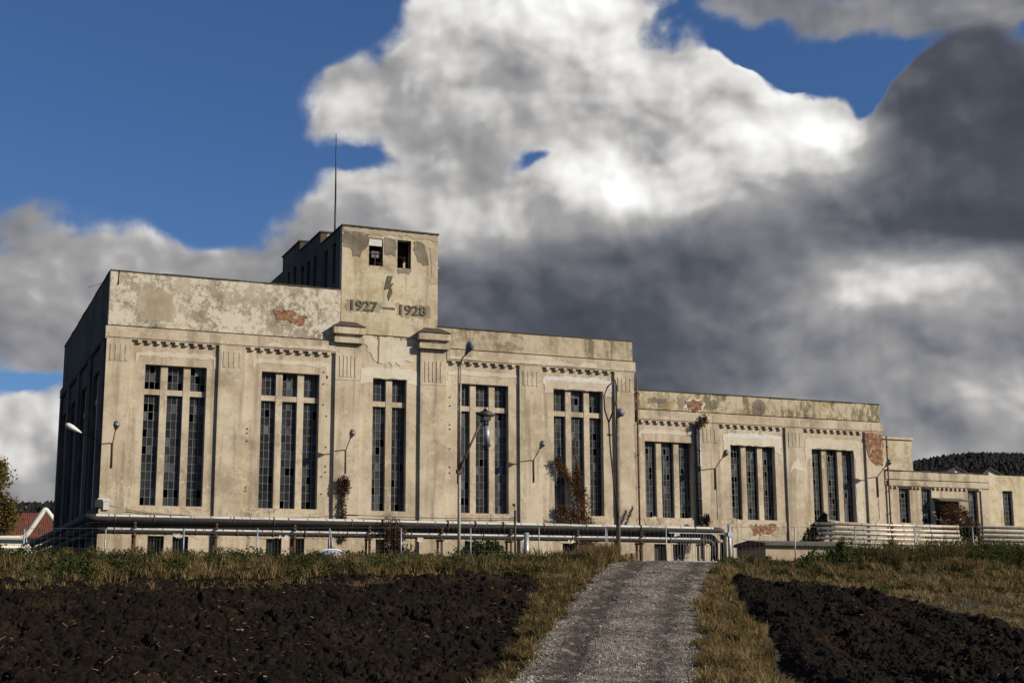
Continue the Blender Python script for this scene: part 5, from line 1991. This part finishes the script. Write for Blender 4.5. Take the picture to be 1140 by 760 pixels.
WG = 'tall weeds on the bank right of the track'
for i, (x, y, h, n, label) in enumerate(((38.6, 54.2, 1.45, 750, 'tallest green weed clump before the stacked pipes'), (36.8, 54.0, .85, 420, 'green weed clump in front of the low shed'),
                                         (42.2, 54.8, 1.2, 500, 'bushy weed clump below the right pipe stack'), (34.2, 54.2, .6, 320, 'thin weed clump left of the low shed'),
                                         (46.8, 55.0, 1.2, 450, 'weed clump by the gap in the stacked pipes'), (50.2, 55.5, 1.15, 400, 'weed clump at the right edge of the photo'))):
    g = np.random.default_rng(50 + i)
    root = empty('weed_clump', (x, y, lz(x, y)), label, 'weeds', WG)
    st = MB()
    P_ = []
    for k in range(11):
        a = g.uniform(0, 6.28)
        L = h * g.uniform(.55, 1.05)
        p0_ = np.array((x + g.normal(0, .3), y + g.normal(0, .3), lz(x, y) - .05))
        p1_ = p0_ + np.array((math.cos(a) * .25, math.sin(a) * .2, L))
        st.tube([tuple(p0_), tuple((p0_ + p1_) / 2 + g.normal(0, .04, 3)), tuple(p1_)], [.012, .009, .004], 5)
        t = g.random(n // 11)[:, None] ** .8
        P_.append(p0_ * (1 - t) + p1_ * t + g.normal(0, .10, (n // 11, 3)) * (1.1 - .6 * t))
    st.build('stem', 'twig', root)
    P_ = np.concatenate(P_)
    leaves('foliage', P_, .075, 'weed_leaf', g.uniform(0, 1, len(P_)), root, 60 + i)


# autumn tree at the left edge
def tree(x, y, z, h, seed, label):
    root = empty('autumn_tree', (x, y, z), label, 'tree')
    rr_ = random.Random(seed)
    g = np.random.default_rng(seed)
    tr_, br = MB(), MB()
    tr_.tube([(x, y, z - .2), (x + .05, y, z + h * .25), (x - .1, y + .1, z + h * .55), (x + .1, y, z + h * .85)], [.22, .17, .11, .03], 9)
    tips = []
    for k in range(34):
        f = rr_.uniform(.08, .9)
        a = rr_.uniform(0, 6.28)
        L = h * .36 * (1.1 - f * .75) * rr_.uniform(.7, 1.1)
        p0_ = Vector((x, y, z + h * f))
        p1_ = p0_ + Vector((math.cos(a) * L, math.sin(a) * L, L * rr_.uniform(.2, .9)))
        br.tube([p0_, (p0_ + p1_) / 2 + Vector((0, 0, -.05 * L)), p1_], [.06, .035, .012], 6)
        tips.append((p0_, p1_))
        for q in range(3):
            b0 = p0_.lerp(p1_, rr_.uniform(.4, .9))
            b1 = b0 + Vector((rr_.uniform(-1, 1), rr_.uniform(-1, 1), rr_.uniform(.2, 1.2))) * L * .35
            br.tube([b0, b1], [.02, .006], 5)
            tips.append((b0, b1))
    t = tr_.build('trunk', 'bark', root)
    br.build('branches', 'bark', t)
    P_ = []
    for (a, b_) in tips:
        k = 150
        tt = g.random(k)[:, None] ** .6
        P_.append(np.array(a[:]) * (1 - tt) + np.array(b_[:]) * tt + g.normal(0, .36, (k, 3)))
    P_ = np.concatenate(P_)
    leaves('crown', P_, .15, 'autumn_leaf', np.clip(.5 + .9 * (fbm(P_[:, 0], P_[:, 2], 3, 2) - .5) + g.normal(0, .15, len(P_)), 0, 1), root, seed)


tree(5.3, 130.0, 4.0, 10.4, 5, 'autumn tree with thinning brown leaves at the left edge')


# ------------------------------------------------------------------ grass
def blades(name, poly, count, hgt, tint_f, label, mat='grass_blade', seed=0, wid=(.010, .022), lean=.6, dens=None, exclude=None, cat='grass', tops=None):
    g = np.random.default_rng(seed)
    px = np.array(poly)
    lo_, hi_ = px.min(0), px.max(0)
    xs, ys = [], []
    got = 0
    while got < count:
        x = g.uniform(lo_[0], hi_[0], count)
        y = g.uniform(lo_[1], hi_[1], count)
        k = inside(x, y, poly)
        p_ = .12 + 1.25 * np.clip((fbm(x * .9, y * .9, 3, seed + 5) - .28) * 1.7, 0, 1)
        if dens is not None:
            p_ = p_ * dens(x, y)
        k &= g.random(count) < p_
        if exclude is not None:
            k &= ~exclude(x, y)
        xs.append(x[k])
        ys.append(y[k])
        got += k.sum()
        if k.sum() < count * .004:
            break
    x, y = np.concatenate(xs)[:count], np.concatenate(ys)[:count]
    n = len(x)
    # gather blades into tufts
    cell = .30
    tx = (np.floor(x / cell) + _hash(np.floor(x / cell), np.floor(y / cell), 3)) * cell
    ty = (np.floor(y / cell) + _hash(np.floor(x / cell), np.floor(y / cell), 4)) * cell
    pull = g.uniform(.2, .75, n)
    ax, ay = x + (tx - x) * pull, y + (ty - y) * pull
    clump = fbm(ax * .7, ay * .7, 4, seed + 9)
    tuft = _hash(np.floor(x / cell), np.floor(y / cell), 6)
    h = hgt(ax, ay) * (.30 + 1.0 * clump) * (.40 + 1.5 * tuft ** 2.2) * g.uniform(.55, 1.15, n)
    z = land(ax, ay) - .03
    a = np.arctan2(ay - ty, ax - tx) + g.normal(0, .9, n)
    ln = h * lean * g.uniform(.3, 1.5, n)
    dx, dy = np.cos(a) * ln, np.sin(a) * ln
    wv = g.uniform(wid[0], wid[1], n)
    f = g.uniform(0, 2 * np.pi, n)
    wx, wy = np.cos(f) * wv, np.sin(f) * wv
    V = np.empty((n, 5, 3))
    V[:, 0] = np.stack([ax - wx, ay - wy, z], 1)
    V[:, 1] = np.stack([ax + wx, ay + wy, z], 1)
    V[:, 2] = np.stack([ax + dx * .4 + wx * .8, ay + dy * .4 + wy * .8, z + h * .62], 1)
    V[:, 3] = np.stack([ax + dx * .4 - wx * .8, ay + dy * .4 - wy * .8, z + h * .62], 1)
    V[:, 4] = np.stack([ax + dx, ay + dy, z + h * (1 - .45 * np.minimum(1, ln / np.maximum(h, .01)) ** 1.5)], 1)
    i0 = np.arange(n)[:, None] * 5
    F_ = np.concatenate([i0 + np.array([0, 1, 2]), i0 + np.array([0, 2, 3]), i0 + np.array([3, 2, 4])])
    t = np.clip(tint_f(ax, ay) + .85 * (fbm(ax * .6, ay * .6, 4, seed + 21) - .5) + .45 * (tuft - .5) + g.normal(0, .09, n), 0, 1)
    o = np_mesh(name, V.reshape(-1, 3), F_, mat, np.repeat(t, 5))
    return tag(o, label, cat, kind='stuff')


def on_track(x, y):
    d, hw = track_dist(x, y)
    return d < hw - .08 - .75 * np.clip(fbm(x * 1.3, y * 1.3, 3, 44) - .38, 0, 1)


def in_soil(x, y):
    rag = 1.9 * np.clip(fbm(x * 1.1, y * 1.1, 3, 66) - .33, 0, 1) + .12
    a = inside(x, y, FIELD_L) & (edge_dist(x, y, FIELD_L) > rag)
    b2 = inside(x, y, FIELD_R) & (edge_dist(x, y, FIELD_R) > rag * .8)
    return a | b2


def no_go(x, y):
    return on_track(x, y) | in_soil(x, y)


BANK_L = [(-8, 43.6), (1, 45.9), (8.2, 46.9), (14.6, 47.7), (19.6, 48.8), (21.6, 48.4), (27.5, 50.0), (30.5, 57), (31, 60.5), (-8, 60.5)]
blades('bank_grass', BANK_L, 95000, lambda x, y: .34 + .14 * np.clip((x - 14) / 6, 0, 1) + .12 * np.clip((x - 22) / 3, 0, 1) - .10 * np.clip((y - 55) / 3, 0, 1),
       lambda x, y: .30 + .22 * np.clip((x - 9) / 8, 0, 1) + .22 * np.clip((51.5 - y) / 3.5, 0, 1) + .12 * np.clip((x - 24) / 3, 0, 1),
       'green and straw-brown grass bank below the left half of the building', seed=1, exclude=no_go)
STRIP_L = [(22.0, 50.5), (18.7, 43.0), (15.75, 37.0), (13.4, 32.2), (11.1, 27.4), (7.7, 21), (9.5, 20), (13.6, 29), (17.5, 36), (20.6, 41), (24.5, 46.2), (27.5, 50.2)]
blades('verge_grass', STRIP_L, 42000, lambda x, y: .27 + .05 * np.clip((y - 40) / 8, 0, 1), lambda x, y: .60 + 0 * x, 'straw-brown grass verge along the left of the track', seed=2, exclude=no_go, wid=(.006, .014), lean=.7)
STRIP_R = [(30, 50.5), (29.2, 48.3), (25.55, 41.7), (23.6, 37.7), (22.4, 35.1), (20.8, 32.3), (16.3, 25.3), (13.0, 19), (10, 19), (14.0, 25.0), (18.2, 33.0), (20.8, 37.3), (24.6, 44.0), (27.2, 47.6), (29, 50.5)]
blades('verge_grass', STRIP_R, 52000, lambda x, y: .32 + 0 * x, lambda x, y: .66 + 0 * x, 'dry yellow grass verge between the track and the right field', seed=3, exclude=no_go, wid=(.006, .013), lean=.6)
BANK_R = [(28.7, 48.0), (29.7, 47.2), (31.6, 46.6), (32.9, 44.6), (45, 44.6), (62, 47), (62, 60.5), (33.0, 60.5), (29.5, 53)]
blades('bank_grass', BANK_R, 95000, lambda x, y: .30 + .62 * np.clip((y - 50.5) / 3, 0, 1) * np.clip((x - 39) / 4, .08, 1), lambda x, y: .64 - .42 * np.clip((y - 49.8) / 2.6, 0, 1),
       'tall dark grass and weeds on the bank right of the track', seed=4, exclude=no_go)
EDGE_R = [(32.4, 46), (33.0, 44.6), (32.6, 41.4), (32.2, 37.9), (31.8, 35.4), (31.7, 30), (46, 30), (46, 46)]
blades('dry_grass', EDGE_R, 60000, lambda x, y: .26 + 0 * x, lambda x, y: .74 - .1 * np.clip((x - 36) / 4, 0, 1), 'pale dry grass beyond the right-hand field edge', seed=5, exclude=no_go, wid=(.007, .015), lean=.8)


def cover(name, poly, count, hgt, tint_f, label, seed, mat='cover_leaf', size=.05):
    """low leafy growth, mounded, under and between the grass"""
    g = np.random.default_rng(seed)
    px = np.array(poly)
    n = count * 4
    x, y = g.uniform(px[:, 0].min(), px[:, 0].max(), n), g.uniform(px[:, 1].min(), px[:, 1].max(), n)
    m = fbm(x * .75, y * .75, 4, seed + 3)
    k = inside(x, y, poly) & ~no_go(x, y) & (g.random(n) < np.clip((m - .40) * 5, 0.03, 1))
    x, y, m = x[k][:count], y[k][:count], m[k][:count]
    top = hgt(x, y) * np.clip((m - .36) * 3.2, .15, 1.2) * (.6 + .8 * fbm(x * 3, y * 3, 2, seed + 8))
    z = land(x, y) + top * g.random(len(x)) ** .5
    V, F_ = leaf_cards(np.stack([x, y, z], 1), size, g)
    t = np.clip(tint_f(x, y) + 1.1 * (fbm(x * .9, y * .9, 4, seed + 5) - .5) + g.normal(0, .13, len(x)), 0, 1)
    o = np_mesh(name, V, F_, mat, np.repeat(t, 4))
    return tag(o, label, 'ground cover', kind='stuff')


cover('undergrowth', BANK_L, 60000, lambda x, y: .50 + 0 * x, lambda x, y: .38 + .25 * np.clip((x - 14) / 8, 0, 1), 'dark leafy undergrowth on the bank left of the track', 71)
cover('undergrowth', BANK_R, 70000, lambda x, y: .20 + .75 * np.clip((y - 50.5) / 3, 0, 1) * np.clip((x - 38.5) / 4, .10, 1), lambda x, y: .40 + .25 * np.clip((51 - y) / 3, 0, 1), 'dark leafy undergrowth on the bank right of the track', 72)
cover('undergrowth', STRIP_L, 9000, lambda x, y: .22 + 0 * x, lambda x, y: .6 + 0 * x, 'low leafy growth along the left verge of the track', 73, size=.03)
cover('undergrowth', STRIP_R, 9000, lambda x, y: .22 + 0 * x, lambda x, y: .62 + 0 * x, 'low leafy growth along the right verge of the track', 74, size=.03)


def tussocks(name, spots, seed, label):
    """arching sheaves of dead grass"""
    g = np.random.default_rng(seed)
    V, F_, T = [], [], []
    off = 0
    for (x, y, h, nb, tn) in spots:
        n = nb
        a = g.uniform(0, 2 * np.pi, n)
        hh = h * g.uniform(.55, 1.1, n)
        ln = hh * g.uniform(.2, 1.0, n)
        z0 = lz(x, y) - .03
        bx, by = x + g.normal(0, .07, n), y + g.normal(0, .07, n)
        w = g.uniform(.006, .013, n)
        f = a + np.pi / 2
        rows = []
        for (q_, r_, ww) in ((0, 0, 1), (.62, .28, .9), (.95, .68, .6), (.88, 1.0, .12)):
            cx, cy, cz = bx + np.cos(a) * ln * r_, by + np.sin(a) * ln * r_, z0 + hh * q_
            rows.append(np.stack([cx - np.cos(f) * w * ww, cy - np.sin(f) * w * ww, cz], 1))
            rows.append(np.stack([cx + np.cos(f) * w * ww, cy + np.sin(f) * w * ww, cz], 1))
        B_ = np.stack(rows, 1)
        i0 = off + np.arange(n)[:, None] * 8
        for s_ in (0, 2, 4):
            F_.append(i0 + np.array([s_, s_ + 1, s_ + 3, s_ + 2]))
        V.append(B_.reshape(-1, 3))
        T.append(np.repeat(np.clip(tn + g.normal(0, .10, n), 0, 1), 8))
        off += n * 8
    o = np_mesh(name, np.concatenate(V), np.concatenate(F_), 'grass_blade', np.concatenate(T))
    return tag(o, label, 'grass', kind='stuff')


def spots_in(poly, n, seed, h, tn, dens=None):
    g = np.random.default_rng(seed)
    px = np.array(poly)
    out = []
    while len(out) < n:
        x, y = g.uniform(px[:, 0].min(), px[:, 0].max(), 200), g.uniform(px[:, 1].min(), px[:, 1].max(), 200)
        k = inside(x, y, poly) & ~no_go(x, y) & (fbm(x * .8, y * .8, 3, seed) > .47)
        if dens is not None:
            k &= g.random(200) < dens(x, y)
        for a, b_ in zip(x[k], y[k]):
            out.append((a, b_, h * g.uniform(.5, 1.25), int(g.integers(28, 60)), tn + g.normal(0, .08)))
    return out[:n]


tussocks('dead_grass', spots_in(BANK_L, 330, 81, .55, .80, lambda x, y: np.clip((52.5 - y) / 3, .12, 1) * np.clip((x - 2) / 14, .25, 1)) + spots_in([(24, 49), (27.6, 50.2), (30.0, 55), (26, 55)], 80, 82, .80, .84),
         81, 'arching straw-coloured tussocks on the bank left of the track')
tussocks('dead_grass', spots_in(BANK_R, 420, 83, .5, .84, lambda x, y: np.clip((53.5 - y) / 3, .1, 1)) + spots_in([(39, 51.5), (58, 51.5), (58, 55), (39, 55)], 130, 84, 1.0, .62),
         83, 'arching straw-coloured tussocks on the bank right of the track')
tussocks('dead_grass', spots_in(STRIP_L, 120, 85, .36, .76) + spots_in(STRIP_R, 170, 86, .40, .80), 85, 'arching straw-coloured tussocks along both verges of the track')
g_ = np.random.default_rng(90)
rim_spots = []
for _ in range(150):
    x = g_.uniform(-5, 15)
    rim_spots.append((x, 44.4 + .12 * x + g_.normal(0, .45), .30 * g_.uniform(.7, 1.3), 16, .72 + g_.normal(0, .08)))
for _ in range(90):
    x = g_.uniform(-5, 20)
    rim_spots.append((x, 46.6 + .13 * x + g_.normal(0, .3), .38 * g_.uniform(.7, 1.3), 22, .80 + g_.normal(0, .08)))
tussocks('dead_grass', rim_spots, 87, 'flattened dry grass spilling over the far edge of the left field')
# loose straw lying on the soil
def straw(poly, n, zf, seed, label):
    g = np.random.default_rng(seed)
    px = np.array(poly)
    x, y = g.uniform(px[:, 0].min(), px[:, 0].max(), n * 6), g.uniform(px[:, 1].min(), px[:, 1].max(), n * 6)
    band = np.exp(-((y - (44.2 + .12 * x)) / 1.1) ** 2) * (x < 16) * (fbm(x * .5, y * .8, 3, 90) > .42)
    k = inside(x, y, poly) & (g.random(n * 6) < .07 + 1.3 * band + .35 * (fbm(x * .6, y * .6, 3, 91) > .58))
    x, y = x[k][:n], y[k][:n]
    n = len(x)
    a = g.uniform(0, 6.28, n)
    L = g.uniform(.02, .09, n) * (1 + (g.random(n) < .04) * 1.2)
    w = g.uniform(.004, .010, n)
    z = zf(x, y) + .02
    dz = g.normal(0, .3, n) * L
    d = np.stack([np.cos(a) * L, np.sin(a) * L, dz], 1)
    s = np.stack([-np.sin(a) * w, np.cos(a) * w, w], 1)
    c = np.stack([x, y, z], 1)
    V = np.stack([c - d - s, c - d + s, c + d + s, c + d - s], 1).reshape(-1, 3)
    o = np_mesh('straw', V, np.arange(n * 4).reshape(n, 4), 'straw', np.repeat(g.random(n) ** 2.2, 4))
    tag(o, label, 'straw', kind='stuff')


straw(FIELD_L, 9000, soil_left, 6, 'loose straw scattered over the left ploughed field')
straw(FIELD_R, 1500, soil_right, 7, 'loose straw scattered over the right ploughed field')
# stubble stalks standing here and there
